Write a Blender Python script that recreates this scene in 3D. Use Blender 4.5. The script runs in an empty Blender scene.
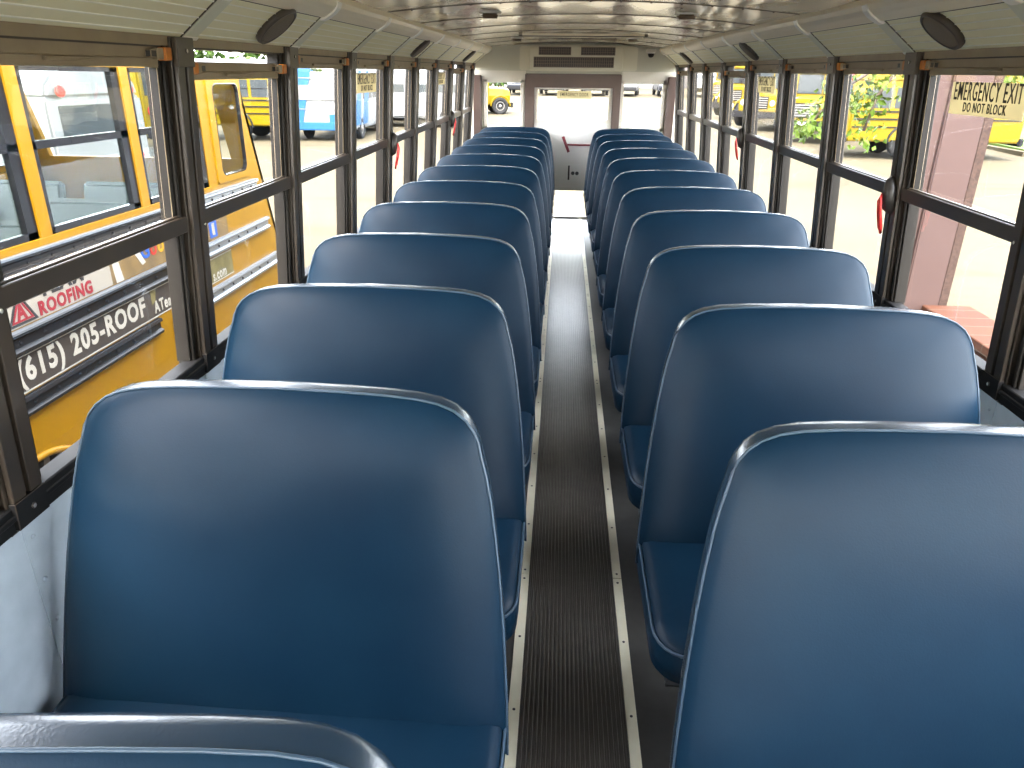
import bpy, bmesh, math, random
from mathutils import Vector, Matrix, Euler
random.seed(7)
SC = bpy.context.scene
COL = SC.collection
PI = math.pi

# ------------------------------------------------------------------ materials
def mat(name, base, rough=.5, metal=0., spec=.5, noise=None, bump=None, coat=0., sheen=0., emit=None):
    """noise=(scale, colour2, amount)  bump=(scale, strength, distance)"""
    m = bpy.data.materials.new(name); m.use_nodes = True
    nt = m.node_tree; b = nt.nodes['Principled BSDF']
    b.inputs['Base Color'].default_value = (*base, 1)
    b.inputs['Roughness'].default_value = rough
    b.inputs['Metallic'].default_value = metal
    b.inputs['Specular IOR Level'].default_value = spec
    b.inputs['Coat Weight'].default_value = coat
    tc = nt.nodes.new('ShaderNodeTexCoord')
    if noise:
        n = nt.nodes.new('ShaderNodeTexNoise'); n.inputs['Scale'].default_value = noise[0]
        n.inputs['Detail'].default_value = 5
        nt.links.new(tc.outputs['Object'], n.inputs['Vector'])
        r = nt.nodes.new('ShaderNodeMapRange'); r.inputs[1].default_value = .35; r.inputs[2].default_value = .7
        r.inputs[3].default_value = 0; r.inputs[4].default_value = noise[2]
        nt.links.new(n.outputs['Fac'], r.inputs[0])
        mx = nt.nodes.new('ShaderNodeMix'); mx.data_type = 'RGBA'
        mx.inputs[6].default_value = (*base, 1); mx.inputs[7].default_value = (*noise[1], 1)
        nt.links.new(r.outputs[0], mx.inputs[0]); nt.links.new(mx.outputs[2], b.inputs['Base Color'])
    if bump:
        n2 = nt.nodes.new('ShaderNodeTexNoise'); n2.inputs['Scale'].default_value = bump[0]; n2.inputs['Detail'].default_value = 3
        nt.links.new(tc.outputs['Object'], n2.inputs['Vector'])
        bp = nt.nodes.new('ShaderNodeBump'); bp.inputs['Strength'].default_value = bump[1]; bp.inputs['Distance'].default_value = bump[2]
        nt.links.new(n2.outputs['Fac'], bp.inputs['Height']); nt.links.new(bp.outputs['Normal'], b.inputs['Normal'])
    return m

def glass(name, tint=(1, 1, 1), refl=.9):
    m = bpy.data.materials.new(name); m.use_nodes = True
    nt = m.node_tree; nt.nodes.clear()
    o = nt.nodes.new('ShaderNodeOutputMaterial'); t = nt.nodes.new('ShaderNodeBsdfTransparent')
    g = nt.nodes.new('ShaderNodeBsdfGlossy'); mx = nt.nodes.new('ShaderNodeMixShader')
    f = nt.nodes.new('ShaderNodeFresnel'); f.inputs['IOR'].default_value = 1.33
    mu = nt.nodes.new('ShaderNodeMath'); mu.operation = 'MULTIPLY'; mu.inputs[1].default_value = refl
    t.inputs['Color'].default_value = (*tint, 1); g.inputs['Roughness'].default_value = .02
    nt.links.new(f.outputs[0], mu.inputs[0]); nt.links.new(mu.outputs[0], mx.inputs[0])
    nt.links.new(t.outputs[0], mx.inputs[1]); nt.links.new(g.outputs[0], mx.inputs[2]); nt.links.new(mx.outputs[0], o.inputs[0])
    return m

M = {
 'vinyl': mat('blue_vinyl', (.0024, .0130, .0280), .42, spec=.14, noise=(5, (.0040, .0180, .0355), .8), bump=(260, .12, .002)),
 'vinyl_edge': mat('blue_vinyl_boxing', (.008, .020, .036), .26, spec=.9, noise=(6, (.015, .035, .06), .6), bump=(260, .12, .002)),
 'piping': mat('pale_piping', (.03, .055, .085), .4),  # paler than the vinyl: sky glint along the seat edges put into the colour
 'black_steel': mat('black_steel', (.015, .015, .016), .45),
 'bronze': mat('dark_window_frame', (0.02312, 0.01768, 0.01292), .33, spec=.5, noise=(9, (0.03808, 0.02788, 0.01904), .8)),
 'sashblack': mat('black_sash', (.009, .0075, .006), .5, spec=.2),
 'bronze_mid': mat('bronze_sash', (0.0578, 0.04624, 0.03251), .38, noise=(12, (0.07948, 0.06502, 0.04335), .6)),
 'tan': mat('tan_header', (0.272, 0.2125, 0.1318), .45, noise=(14, (0.2125, 0.1615, 0.102), .7)),
 'sill': mat('black_sill', (.009, .009, .0095), .6, spec=.1, noise=(16, (.02, .02, .02), .5)),
 'cornice': mat('grey_green_cornice', (.88, .85, .61), .5, noise=(3, (.83, .80, .57), .5)),
 'cornice_line': mat('pale_perforation_line', (.92, .92, .80), .5),
 'cornice_strip': mat('joint_strip_grey', (.72, .73, .58), .35),
 'bullnose': mat('tan_bullnose', (.82, .74, .56), .4),
 'tab': mat('pale_tab', (.92, .9, .82), .35),
 'ceil': mat('satin_aluminium_ceiling', (.93, .86, .70), .15, metal=.35, noise=(2.5, (.78, .71, .59), .6)),
 'seam': mat('dark_seam', (.05, .04, .03), .6),
 'wallpaint': mat('pale_blue_grey_wall', (0.425, 0.4845, 0.5355), .42, noise=(11, (0.2805, 0.323, 0.374), .55), bump=(51, 0.085, 0.0017)),
 'rearwall': mat('rear_bulkhead_paint', (.55, .54, .45), .5, noise=(4, (.5, .48, .4), .5)),
 'rearledge': mat('rear_ledge_paint', (.72, .68, .60), .45),
 'rearbrown': mat('rear_brown_trim', (0.085, 0.0527, 0.0425), .42, noise=(6, (0.119, 0.0765, 0.0595), .6)),
 'doorpaint': mat('emergency_door_paint', (.74, .72, .68), .45),
 'acbeige': mat('ac_beige_plastic', (.66, .63, .51), .45),
 'acdark': mat('ac_grille_dark', (.05, .04, .035), .55),
 'acslat': mat('ac_grille_slat', (.17, .13, .10), .5),
 'floor': mat('dark_rubber_floor', (0.03162, 0.03057, 0.02846), .5, noise=(30, (0.04479, 0.04374, 0.04058), .6)),
 'runner': mat('ribbed_rubber', (0.0493, 0.0442, 0.0391), .28, spec=.8, noise=(18, (0.08075, 0.07395, 0.0646), .8)),
 'alu': mat('worn_aluminium_strip', (.80, .76, .60), .36, metal=.15, noise=(10, (.66, .61, .46), .6)),
 'screw': mat('dark_screw', (.03, .03, .03), .4),
 'bright_screw': mat('steel_screw', (.5, .48, .44), .3, metal=.8),
 'speaker': mat('brown_speaker_mesh', (.15, .125, .095), .6, bump=(420, .6, .003)),
 'speaker_rim': mat('speaker_rim', (.06, .05, .042), .4),
 'red': mat('red_handle', (0.527, 0.0255, 0.0255), .4),
 'darkred': mat('maroon_lever', (0.17, 0.017, 0.0255), .4),
 'orange': mat('orange_latch', (0.4675, 0.1445, 0.0102), .4),
 'blackpl': mat('black_plastic', (.015, .013, .012), .4),
 'lens': mat('light_lens', (.14, .105, .07), .3),
 'whitepl': mat('white_plastic', (.75, .74, .70), .4),
 'sign': mat('pale_yellow_sign', (.54, .49, .34), .55),
 'ink': mat('black_ink', (.02, .018, .015), .6),
 'glass': glass('window_glass', (.99, .995, .99), .14),
 'glass_adj': glass('tinted_bus_glass', (.90, .93, .92), .13),
 'glass_far': mat('far_dark_glass', (0.024, 0.028, 0.03), .12, spec=0.12),
 'yellow': mat('school_bus_yellow', (0.1768, 0.08704, 0.00136), .4, noise=(3, (0.1632, 0.08024, 0.00136), .5), spec=0.12),
 'yellow2': mat('far_school_bus_yellow', (0.09424, 0.06448, 0.000744), .4, spec=0.12),
 'busblack': mat('black_rub_rail', (0.0096, 0.0096, 0.01056), .25, spec=0.12),
 'busrail': mat('silver_rub_rail', (0.18, 0.198, 0.222), .3, metal=.6, spec=0.12),
 'buswhite': mat('white_paint', (0.1144, 0.117, 0.117), .4, spec=0.12),
 'busblue': mat('blue_stripe', (0.012, 0.054, 0.126), .4, spec=0.12),
 'banner': mat('dark_grey_banner', (0.03, 0.0248, 0.022), .35, noise=(4, (0.044, 0.036, 0.03), .6), spec=0.12),
 'banner_cream': mat('cream_banner', (0.2083, 0.1882, 0.1546), .4, spec=0.12),
 'banner_roof': mat('brown_roof_photo', (0.088, 0.0572, 0.0264), .45, noise=(8, (0.1496, 0.0968, 0.0352), .8), spec=0.12),
 'banner_green': mat('green_brown_photo', (0.0748, 0.0616, 0.022), .45, noise=(9, (0.1232, 0.1056, 0.044), .8), spec=0.12),
 'textcream': mat('cream_lettering', (0.272, 0.256, 0.216), .5, spec=0.12),
 'textgrey': mat('dark_lettering', (0.024, 0.022, 0.022), .5, spec=0.12),
 'textred': mat('dark_red_lettering', (0.1584, 0.0154, 0.0198), .5, spec=0.12),
 'gblue': mat('blue_letter', (0.0144, 0.0576, 0.24), .5, spec=0.12), 'gred': mat('red_letter', (0.264, 0.0192, 0.0144), .5, spec=0.12), 'gyel': mat('yellow_letter', (0.32, 0.168, 0.008), .5, spec=0.12),
 'seatgreen': mat('dark_green_vinyl', (.03, .045, .035), .4),
 'businside': mat('bus_interior_grey', (0.132, 0.138, 0.132), .6, spec=0.12),
 'tyre': mat('tyre_rubber', (0.01, 0.01, 0.01), .7, spec=0.12),
 'hub': mat('grey_wheel_hub', (0.112, 0.1056, 0.096), .45, spec=0.12),
 'pink': mat('pink_painted_steel', (0.04117, 0.02579, 0.02282), .5, noise=(5, (0.03571, 0.02182, 0.01934), .6), spec=0.12),
 'pinkdark': mat('dark_edge', (0.0192, 0.01152, 0.00912), .7, noise=(50, (0.0432, 0.0264, 0.02016), .9), spec=0.12),  # darker, speckled strip for the right edge of the column
 'leaf': mat('leaf_green', (0.0264, 0.0552, 0.0048), .5, noise=(1.2, (0.0528, 0.072, 0.00768), .9), spec=0.12),
 'leaf2': mat('leaf_dark_green', (0.01536, 0.036, 0.0048), .55, noise=(.8, (0.0312, 0.0528, 0.00768), .8), spec=0.12),
 'bark': mat('bark', (0.044, 0.032, 0.022), .8, bump=(8, 0.2, 0.008), spec=0.12),
 'grass': mat('grass', (0.0352, 0.066, 0.0088), .8, noise=(3, (0.0616, 0.0836, 0.0176), .7), spec=0.12),
 'lamp_red': mat('red_lamp', (0.24, 0.008, 0.008), .3, spec=0.12), 'lamp_amber': mat('amber_lamp', (0.34, 0.16, 0.008), .3, spec=0.12), 'lamp_clear': mat('headlamp', (0.256, 0.256, 0.2496), .15, spec=0.12),
 'carsilver': mat('silver_car', (0.0816, 0.08304, 0.08448), .3, spec=0.12), 'carwhite': mat('white_car', (0.12, 0.12, 0.1186), .3, spec=0.12),
 'cardark': mat('dark_car', (0.024, 0.026, 0.032), .3, spec=0.12), 'carred': mat('red_car', (.35, .04, .04), .3, coat=.5),
 'bldg': mat('white_siding', (0.2016, 0.2016, 0.1932), .6, spec=0.12), 'bldgdark': mat('grey_roll_door', (0.06, 0.0552, 0.0504), .6, spec=0.12),
}
# brick
def sticker_mat():
    m = M['sign']; nt = m.node_tree; b = nt.nodes['Principled BSDF']; o = nt.nodes['Material Output']
    t = nt.nodes.new('ShaderNodeBsdfTranslucent'); t.inputs[0].default_value = (.5, .45, .31, 1); mx = nt.nodes.new('ShaderNodeMixShader'); mx.inputs[0].default_value = .55
    nt.links.new(b.outputs[0], mx.inputs[1]); nt.links.new(t.outputs[0], mx.inputs[2]); nt.links.new(mx.outputs[0], o.inputs[0])
sticker_mat()
def brick_mat():
    m = bpy.data.materials.new('red_brick'); m.use_nodes = True; nt = m.node_tree; b = nt.nodes['Principled BSDF']
    tc = nt.nodes.new('ShaderNodeTexCoord'); mp = nt.nodes.new('ShaderNodeMapping'); br = nt.nodes.new('ShaderNodeTexBrick')
    mp.inputs['Rotation'].default_value = (0, PI/2, PI/2)
    br.inputs['Color1'].default_value = (.044, .018, .010, 1); br.inputs['Color2'].default_value = (.035, .013, .0075, 1); br.inputs['Mortar'].default_value = (.052, .04, .03, 1)
    br.inputs['Scale'].default_value = 1; br.inputs['Brick Width'].default_value = .21; br.inputs['Row Height'].default_value = .075; br.inputs['Mortar Size'].default_value = .006
    nt.links.new(tc.outputs['Object'], mp.inputs[0]); nt.links.new(mp.outputs[0], br.inputs[0]); nt.links.new(br.outputs['Color'], b.inputs['Base Color'])
    b.inputs['Roughness'].default_value = .9; b.inputs['Specular IOR Level'].default_value = .1
    return m
M['brick'] = brick_mat()
def ground_mat():
    m = mat('pale_concrete', (.054, .046, .030), 1.0, spec=.06, noise=(.35, (.045, .038, .024), .8), bump=(14, .25, .01))
    nt = m.node_tree; b = nt.nodes['Principled BSDF']
    link = b.inputs['Base Color'].links[0].from_socket
    tc = nt.nodes.new('ShaderNodeTexCoord'); n = nt.nodes.new('ShaderNodeTexNoise'); n.inputs['Scale'].default_value = .5; n.inputs['Detail'].default_value = 8
    mp = nt.nodes.new('ShaderNodeMapping'); mp.inputs['Scale'].default_value = (.5, 2.2, 1)
    nt.links.new(tc.outputs['Object'], mp.inputs[0]); nt.links.new(mp.outputs[0], n.inputs['Vector'])
    r = nt.nodes.new('ShaderNodeMapRange'); r.inputs[1].default_value = .58; r.inputs[2].default_value = .66; r.inputs[4].default_value = .5
    nt.links.new(n.outputs['Fac'], r.inputs[0])
    mx = nt.nodes.new('ShaderNodeMix'); mx.data_type = 'RGBA'; mx.inputs[7].default_value = (.034, .028, .019, 1)
    nt.links.new(r.outputs[0], mx.inputs[0]); nt.links.new(link, mx.inputs[6]); nt.links.new(mx.outputs[2], b.inputs['Base Color'])
    return m
M['ground'] = ground_mat()

# ------------------------------------------------------------------ mesh helpers
class MB:
    def __init__(s): s.v = []; s.f = []; s.mi = []; s.mats = []
    def m(s, k):
        if k not in s.mats: s.mats.append(k)
        return s.mats.index(k)
    def add(s, vs, fs, k):
        o = len(s.v); s.v += [tuple(p) for p in vs]; i = s.m(k)
        for f in fs: s.f.append([o + a for a in f]); s.mi.append(i)
    def hexa(s, p, k):   # 8 pts: bottom 4 ccw, top 4 ccw
        s.add(p, [(0, 3, 2, 1), (4, 5, 6, 7), (0, 1, 5, 4), (1, 2, 6, 5), (2, 3, 7, 6), (3, 0, 4, 7)], k)
    def box(s, x0, x1, y0, y1, z0, z1, k):
        s.hexa([(x0, y0, z0), (x1, y0, z0), (x1, y1, z0), (x0, y1, z0), (x0, y0, z1), (x1, y0, z1), (x1, y1, z1), (x0, y1, z1)], k)
    def rings(s, rings, k, cap=(True, True), close=True):
        o = len(s.v); n = len(rings[0]); i = s.m(k)
        for r in rings: s.v += [tuple(p) for p in r]
        for a in range(len(rings) - 1):
            for b in range(n if close else n - 1):
                c = (b + 1) % n
                s.f.append([o + a*n + b, o + a*n + c, o + (a+1)*n + c, o + (a+1)*n + b]); s.mi.append(i)
        if cap[0]: s.f.append([o + b for b in reversed(range(n))]); s.mi.append(i)
        if cap[1]: s.f.append([o + (len(rings)-1)*n + b for b in range(n)]); s.mi.append(i)
    def tube(s, pts, r, k, n=8, closed=False):
        pts = [Vector(p) for p in pts]; rs = []
        L = len(pts)
        for i, p in enumerate(pts):
            a = pts[i-1] if (i > 0 or closed) else p; b = pts[(i+1) % L] if (i < L-1 or closed) else p
            t = (b - a).normalized(); up = Vector((0, 0, 1)) if abs(t.z) < .9 else Vector((1, 0, 0))
            x = t.cross(up).normalized(); y = x.cross(t)
            rs.append([p + x*(r*math.cos(2*PI*j/n)) + y*(r*math.sin(2*PI*j/n)) for j in range(n)])
        if closed: rs.append(rs[0])
        s.rings(rs, k, (not closed, not closed))
    def lathe(s, prof, c, axis, k, n=20):  # prof [(r, h)] around axis vector at c
        ax = Vector(axis).normalized(); up = Vector((0, 0, 1)) if abs(ax.z) < .9 else Vector((1, 0, 0))
        x = ax.cross(up).normalized(); y = ax.cross(x); c = Vector(c)
        s.rings([[c + ax*h + x*(r*math.cos(2*PI*j/n)) + y*(r*math.sin(2*PI*j/n)) for j in range(n)] for r, h in prof], k)
    def prism(s, poly, a0, a1, k, axis='x'):  # poly in the two other axes
        def P(p, a): return {'x': (a, p[0], p[1]), 'y': (p[0], a, p[1]), 'z': (p[0], p[1], a)}[axis]
        s.rings([[P(p, a0) for p in poly], [P(p, a1) for p in poly]], k)
    def build(s, name, parent=None, smooth=False, bevel=0, seg=2, angle=35, loc=None):
        me = bpy.data.meshes.new(name); me.from_pydata(s.v, [], s.f)
        for k in s.mats: me.materials.append(M[k])
        for p, i in zip(me.polygons, s.mi): p.material_index = i
        bm = bmesh.new(); bm.from_mesh(me); bmesh.ops.recalc_face_normals(bm, faces=bm.faces)
        if bevel:
            es = [e for e in bm.edges if len(e.link_faces) == 2 and e.calc_face_angle(0) > math.radians(angle)]
            bmesh.ops.bevel(bm, geom=es, offset=bevel, segments=seg, affect='EDGES', clamp_overlap=True)
        bm.to_mesh(me); bm.free()
        if smooth:
            for p in me.polygons: p.use_smooth = True
        me.update()
        o = bpy.data.objects.new(name, me); COL.objects.link(o)
        if loc: o.location = loc
        if parent: o.parent = parent
        return o

def empty(name, loc=(0, 0, 0), rz=0, parent=None):
    o = bpy.data.objects.new(name, None); COL.objects.link(o); o.location = loc; o.rotation_euler = (0, 0, rz)
    o.empty_display_size = .1
    if parent: o.parent = parent
    return o
def tag(o, label=None, cat=None, group=None, kind=None):
    if label: o['label'] = label
    if cat: o['category'] = cat
    if group: o['group'] = group
    if kind: o['kind'] = kind
    return o
def struct(o, label=None):
    o['kind'] = 'structure'
    if label: o['label'] = label
    return o
def copy_tree(o, parent=None):
    c = o.copy(); COL.objects.link(c); c.parent = parent
    for ch in list(o.children): copy_tree(ch, c)
    return c
def text(name, body, size, pos, right, up, k, parent=None, bold=0., width=1., depth=.001, align='LEFT'):
    cu = bpy.data.curves.new(name, 'FONT'); cu.body = body; cu.size = size; cu.extrude = depth; cu.offset = bold; cu.align_x = align
    cu.resolution_u = 3; cu.space_character = 1.16
    t = bpy.data.objects.new('tmp_text', cu); COL.objects.link(t)
    dg = bpy.context.evaluated_depsgraph_get(); dg.update()
    me = bpy.data.meshes.new_from_object(t.evaluated_get(dg)); bpy.data.objects.remove(t); bpy.data.curves.remove(cu)
    r = Vector(right); u = Vector(up); n = r.cross(u)
    mtx = Matrix(((r.x*width, u.x, n.x, pos[0]), (r.y*width, u.y, n.y, pos[1]), (r.z*width, u.z, n.z, pos[2]), (0, 0, 0, 1)))
    me.transform(mtx); me.materials.clear(); me.materials.append(M[k]); me.name = name
    o = bpy.data.objects.new(name, me); COL.objects.link(o)
    if parent: o.parent = parent
    return o

# ------------------------------------------------------------------ dimensions (metres; y runs from the front of the bus to its rear door)
YF, YE = -2.6, 9.2
POST = [1.2305 + .8565*k for k in range(-4, 10)]      # .. 8.94
ZT = 1.763
def XW(z): return 1.15 + .0687*(ZT - z) if z > .8 else 1.15 + .0687*(ZT - .8)
def wbox(mb, sx, y0, y1, z0, z1, d0, d1, k):
    p = []
    for z in (z0, z1):
        for (d, y) in ((d0, y0), (d1, y0), (d1, y1), (d0, y1)):
            p.append((sx*(XW(z) + d), y, z))
    mb.hexa(p, k)

# ------------------------------------------------------------------ shell
# floor
b = MB(); b.box(-1.28, 1.28, YF, YE + .05, -.06, 0, 'floor'); struct(b.build('floor'))
# ribbed aisle runner
b = MB(); prof = []
x = -.1725; n = 23; w = (.1285 + .1725)/n
for i in range(n):
    prof += [(x, .003), (x + w*.35, .003), (x + w*.45, .0075), (x + w*.9, .0075)]; x += w
prof += [(.1285, .003), (.1285, .0), (-.1725, .0)]
b.prism(prof, YF, YE - .02, 'runner', 'y')
tag(b.build('aisle_runner'), 'ribbed black rubber runner along the middle of the aisle floor', 'floor runner')
# aluminium edge strips with screws
tn = 1
for x0, x1 in ((-.206, -.1735), (.1295, .160)):
    b = MB(); y = YF; segs = [YF, -1.47, .35, 2.17, 3.99, 5.81, 7.63, YE - .02]
    for a, c in zip(segs[:-1], segs[1:]):
        b.box(x0, x1, a + .0015, c - .0015, 0, .006, 'alu')
        m = max(2, round((c - a)/.33)); xm = (x0 + x1)/2
        for i in range(m + 1):
            yy = a + .025 + (c - a - .05)*i/m
            b.lathe([(.0045, .0), (.0045, .0068), (.003, .0074)], (xm, yy, 0), (0, 0, 1), 'screw', 8)
    struct(b.build('trim_%d' % tn), 'worn aluminium strip screwed along the aisle edge'); tn += 1

# side walls below the windows, and the outer skin
for sx, nm in ((-1, 'wall_left'), (1, 'wall_right')):
    b = MB()
    wbox(b, sx, YF, YE, 0.0, .808, .0, .07, 'wallpaint')
    # raised panel seams and rivets
    for yp in POST:
        wbox(b, sx, yp - .012, yp + .03, .02, .8, -.003, .0, 'wallpaint')
        for zz in [.1 + .11*i for i in range(7)]:
            b.lathe([(.006, .0), (.005, .004), (.002, .0055)], (sx*(XW(zz) - .003), yp + .01, zz), (-sx, 0, 0), 'wallpaint', 8)
    # drip rail / outside below the roof
    wbox(b, sx, YF, YE, ZT, ZT + .06, -.0, .07, 'yellow')
    wbox(b, sx, YF, YE, -.55, -.06, .0, .07, 'yellow')
    wbox(b, sx, YF, YE, -.06, .0, .0, .07, 'yellow')
    struct(b.build(nm))
    # cornice (angled panel) + bullnose
    A = Vector((sx*1.15, 0, ZT)); B = Vector((sx*.957, 0, 1.917)); t = (B - A).normalized(); nrm = Vector((-sx*t.z*1, 0, -abs(t.x)))
    nrm = Vector((-sx*abs(t.z), 0, -abs(t.x))).normalized()
    L = (B - A).length
    b = MB(); joints = [yp + .06 for yp in POST]
    def cor(u, y, h): p = A + t*u + nrm*h; return (p.x, y, p.z)
    b.hexa([cor(0, YF, 0), cor(L, YF, 0), cor(L, YE, 0), cor(0, YE, 0), cor(0, YF, -.02), cor(L, YF, -.02), cor(L, YE, -.02), cor(0, YE, -.02)], 'cornice')
    for i in range(5):
        u = L*(.06 + .125*i)
        b.hexa([cor(u, YF, 0), cor(u + .0045, YF, 0), cor(u + .0045, YE, 0), cor(u, YE, 0), cor(u + .001, YF, .002), cor(u + .0035, YF, .002), cor(u + .0035, YE, .002), cor(u + .001, YE, .002)], 'cornice_line')
    # bullnose: quarter roll up to the ceiling
    pts = [(sx*1.0, 1.935)] + [(sx*(.957 - .006 + .012*math.cos(a)*1 - .01), 1.935 + .018*math.sin(a)) for a in [PI*1.25 - i*PI*.08 for i in range(1)]]
    def ch(u, h): p = A + t*u + nrm*h; return (p.x, p.z)
    roll = [ch(L - .078, -.002), ch(L - .078, .005), ch(L - .070, .010), ch(L - .035, .014), ch(L - .012, .012), ch(L + .004, .004), (sx*.955, 1.955), (sx*1.0, 1.955)]
    b.prism(roll, YF, YE, 'bullnose', 'y')
    wl = [ch(L - .084, -.001), ch(L - .084, .0015), ch(L - .078, .0015), ch(L - .078, -.001)]; b.prism(wl, YF, YE, 'seam', 'y')
    c = struct(b.build('trim_%d' % tn), 'angled grey green cornice above the %s windows' % ('left' if sx < 0 else 'right')); tn += 1
    for yj in joints:
        q = MB()
        q.hexa([cor(.004, yj - .03, 0), cor(L - .004, yj - .03, 0), cor(L - .004, yj + .055, 0), cor(.004, yj + .055, 0),
                cor(.004, yj - .026, .004), cor(L - .004, yj - .026, .004), cor(L - .004, yj + .05, .004), cor(.004, yj + .05, .004)], 'cornice_strip')
        q.hexa([cor(.0, yj - .034, 0), cor(L, yj - .034, 0), cor(L, yj - .030, 0), cor(.0, yj - .030, 0),
                cor(.0, yj - .034, .0032), cor(L, yj - .034, .0032), cor(L, yj - .030, .0032), cor(.0, yj - .030, .0032)], 'seam')
        q.hexa([cor(-.002, yj - .03, 0), cor(.012, yj - .03, 0), cor(.012, yj + .055, 0), cor(-.002, yj + .055, 0),
                cor(-.002, yj - .03, .007), cor(.012, yj - .03, .007), cor(.012, yj + .055, .007), cor(-.002, yj + .055, .007)], 'tab')
        tabp = [ch(L - .088, .0), ch(L - .088, .010), ch(L - .072, .016), ch(L - .036, .020), ch(L - .012, .018), ch(L + .006, .008), ch(L + .004, -.002)]
        q.prism(tabp, yj - .028, yj + .02, 'tab', 'y')
        q.build('joint_cover', c)
# ceiling: shallow arch, buckled slightly between the bows
b = MB(); NX = 40; vs = []
def zc(x): return 1.990 - .052*(x/.95)**2
ys = []
for a, c in zip([YF] + POST, POST + [YE]):
    if c - a < .02: continue
    m = 22
    for i in range(m): ys.append((a + (c - a)*i/m, i/m, a))
ys.append((YE, 0, YE))
rw = random.Random(3)
ph = {}
for y, f, a in ys:
    if a not in ph: ph[a] = (rw.uniform(0, 6), rw.uniform(0, 6), rw.uniform(.8, 1.2))
    p = ph[a]; row = []
    for i in range(NX + 1):
        x = -.95 + 1.9*i/NX
        env = math.sin(PI*f)
        z = zc(x) + env*.0030*p[2]*math.sin(x*24 + p[0] + 1.2*math.sin(f*3 + p[1])) - .004*env
        row.append((x, y, z))
    vs.append(row)
b.rings(vs, 'ceil', (False, False), close=False)
for yp in POST:
    sm = [[(-.95 + 1.9*i/20, yp + dy, zc(-.95 + 1.9*i/20) + dz) for i in range(21)] for dy, dz in ((-.005, .002), (-.004, -.003), (.004, -.003), (.005, .002))]
    b.rings(sm, 'seam', (False, False), close=False)
    for i in range(-6, 7):
        b.lathe([(.006, .001), (.005, -.004), (.002, -.005)], (i*.14, yp + .03, zc(i*.14) + .0), (0, 0, 1), 'seam', 6)
ce = b.build('ceiling', smooth=True); struct(ce)
# roof skin above
b = MB()
arc = [(-1.22, ZT), (-1.2, 1.9), (-1.05, 2.03), (-.6, 2.11), (0, 2.13), (.6, 2.11), (1.05, 2.03), (1.2, 1.9), (1.22, ZT), (1.19, ZT + .005), (1.16, 1.885), (1.02, 1.995), (.6, 2.07), (0, 2.09), (-.6, 2.07), (-1.02, 1.995), (-1.16, 1.885), (-1.19, ZT + .005)]
b.prism(arc, YF, YE + .06, 'buswhite', 'y'); struct(b.build('ceiling_roof'))

# window posts
for sx in (-1, 1):
    for k, yp in enumerate(POST[1:], 1):
        b = MB()
        wbox(b, sx, yp - .050, yp + .055, .80, ZT, -.012, .02, 'bronze'); wbox(b, sx, yp - .050, yp + .055, .80, ZT, .02, .06, 'sashblack')
        wbox(b, sx, yp - .040, yp - .003, .87, 1.70, -.024, -.012, 'bronze')
        wbox(b, sx, yp + .010, yp + .046, .87, 1.70, -.024, -.012, 'bronze')
        wbox(b, sx, yp - .044, yp + .05, 1.69, ZT, -.028, -.012, 'bronze_mid')
        wbox(b, sx, yp - .044, yp + .05, .812, .875, -.028, -.012, 'sill')
        for zz in (1.73, 1.262, .845):
            b.lathe([(.008, 0), (.0065, .003), (.003, .004)], (sx*(XW(zz) - (.028 if zz != 1.262 else .024)), yp + .004 if zz != 1.262 else yp + .028, zz), (-sx, 0, 0), 'bright_screw', 8)
        struct(b.build('trim_%d' % tn, bevel=.002, seg=1), 'dark upright post between two %s side windows' % ('left' if sx < 0 else 'right')); tn += 1
    b = MB(); wbox(b, sx, YF, YE, .806, .866, -.018, .032, 'sill'); wbox(b, sx, YF, YE, .835, .85, -.024, -.018, 'sill')
    struct(b.build('trim_%d' % tn, bevel=.003, seg=1), 'black window sill along the %s wall' % ('left' if sx < 0 else 'right')); tn += 1
    b = MB(); wbox(b, sx, YF, YE, 1.741, ZT + .002, -.006, .06, 'tan'); wbox(b, sx, YF, YE, 1.737, 1.741, .0, .06, 'seam')
    struct(b.build('trim_%d' % tn), 'tan header strip over the %s windows' % ('left' if sx < 0 else 'right')); tn += 1
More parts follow.
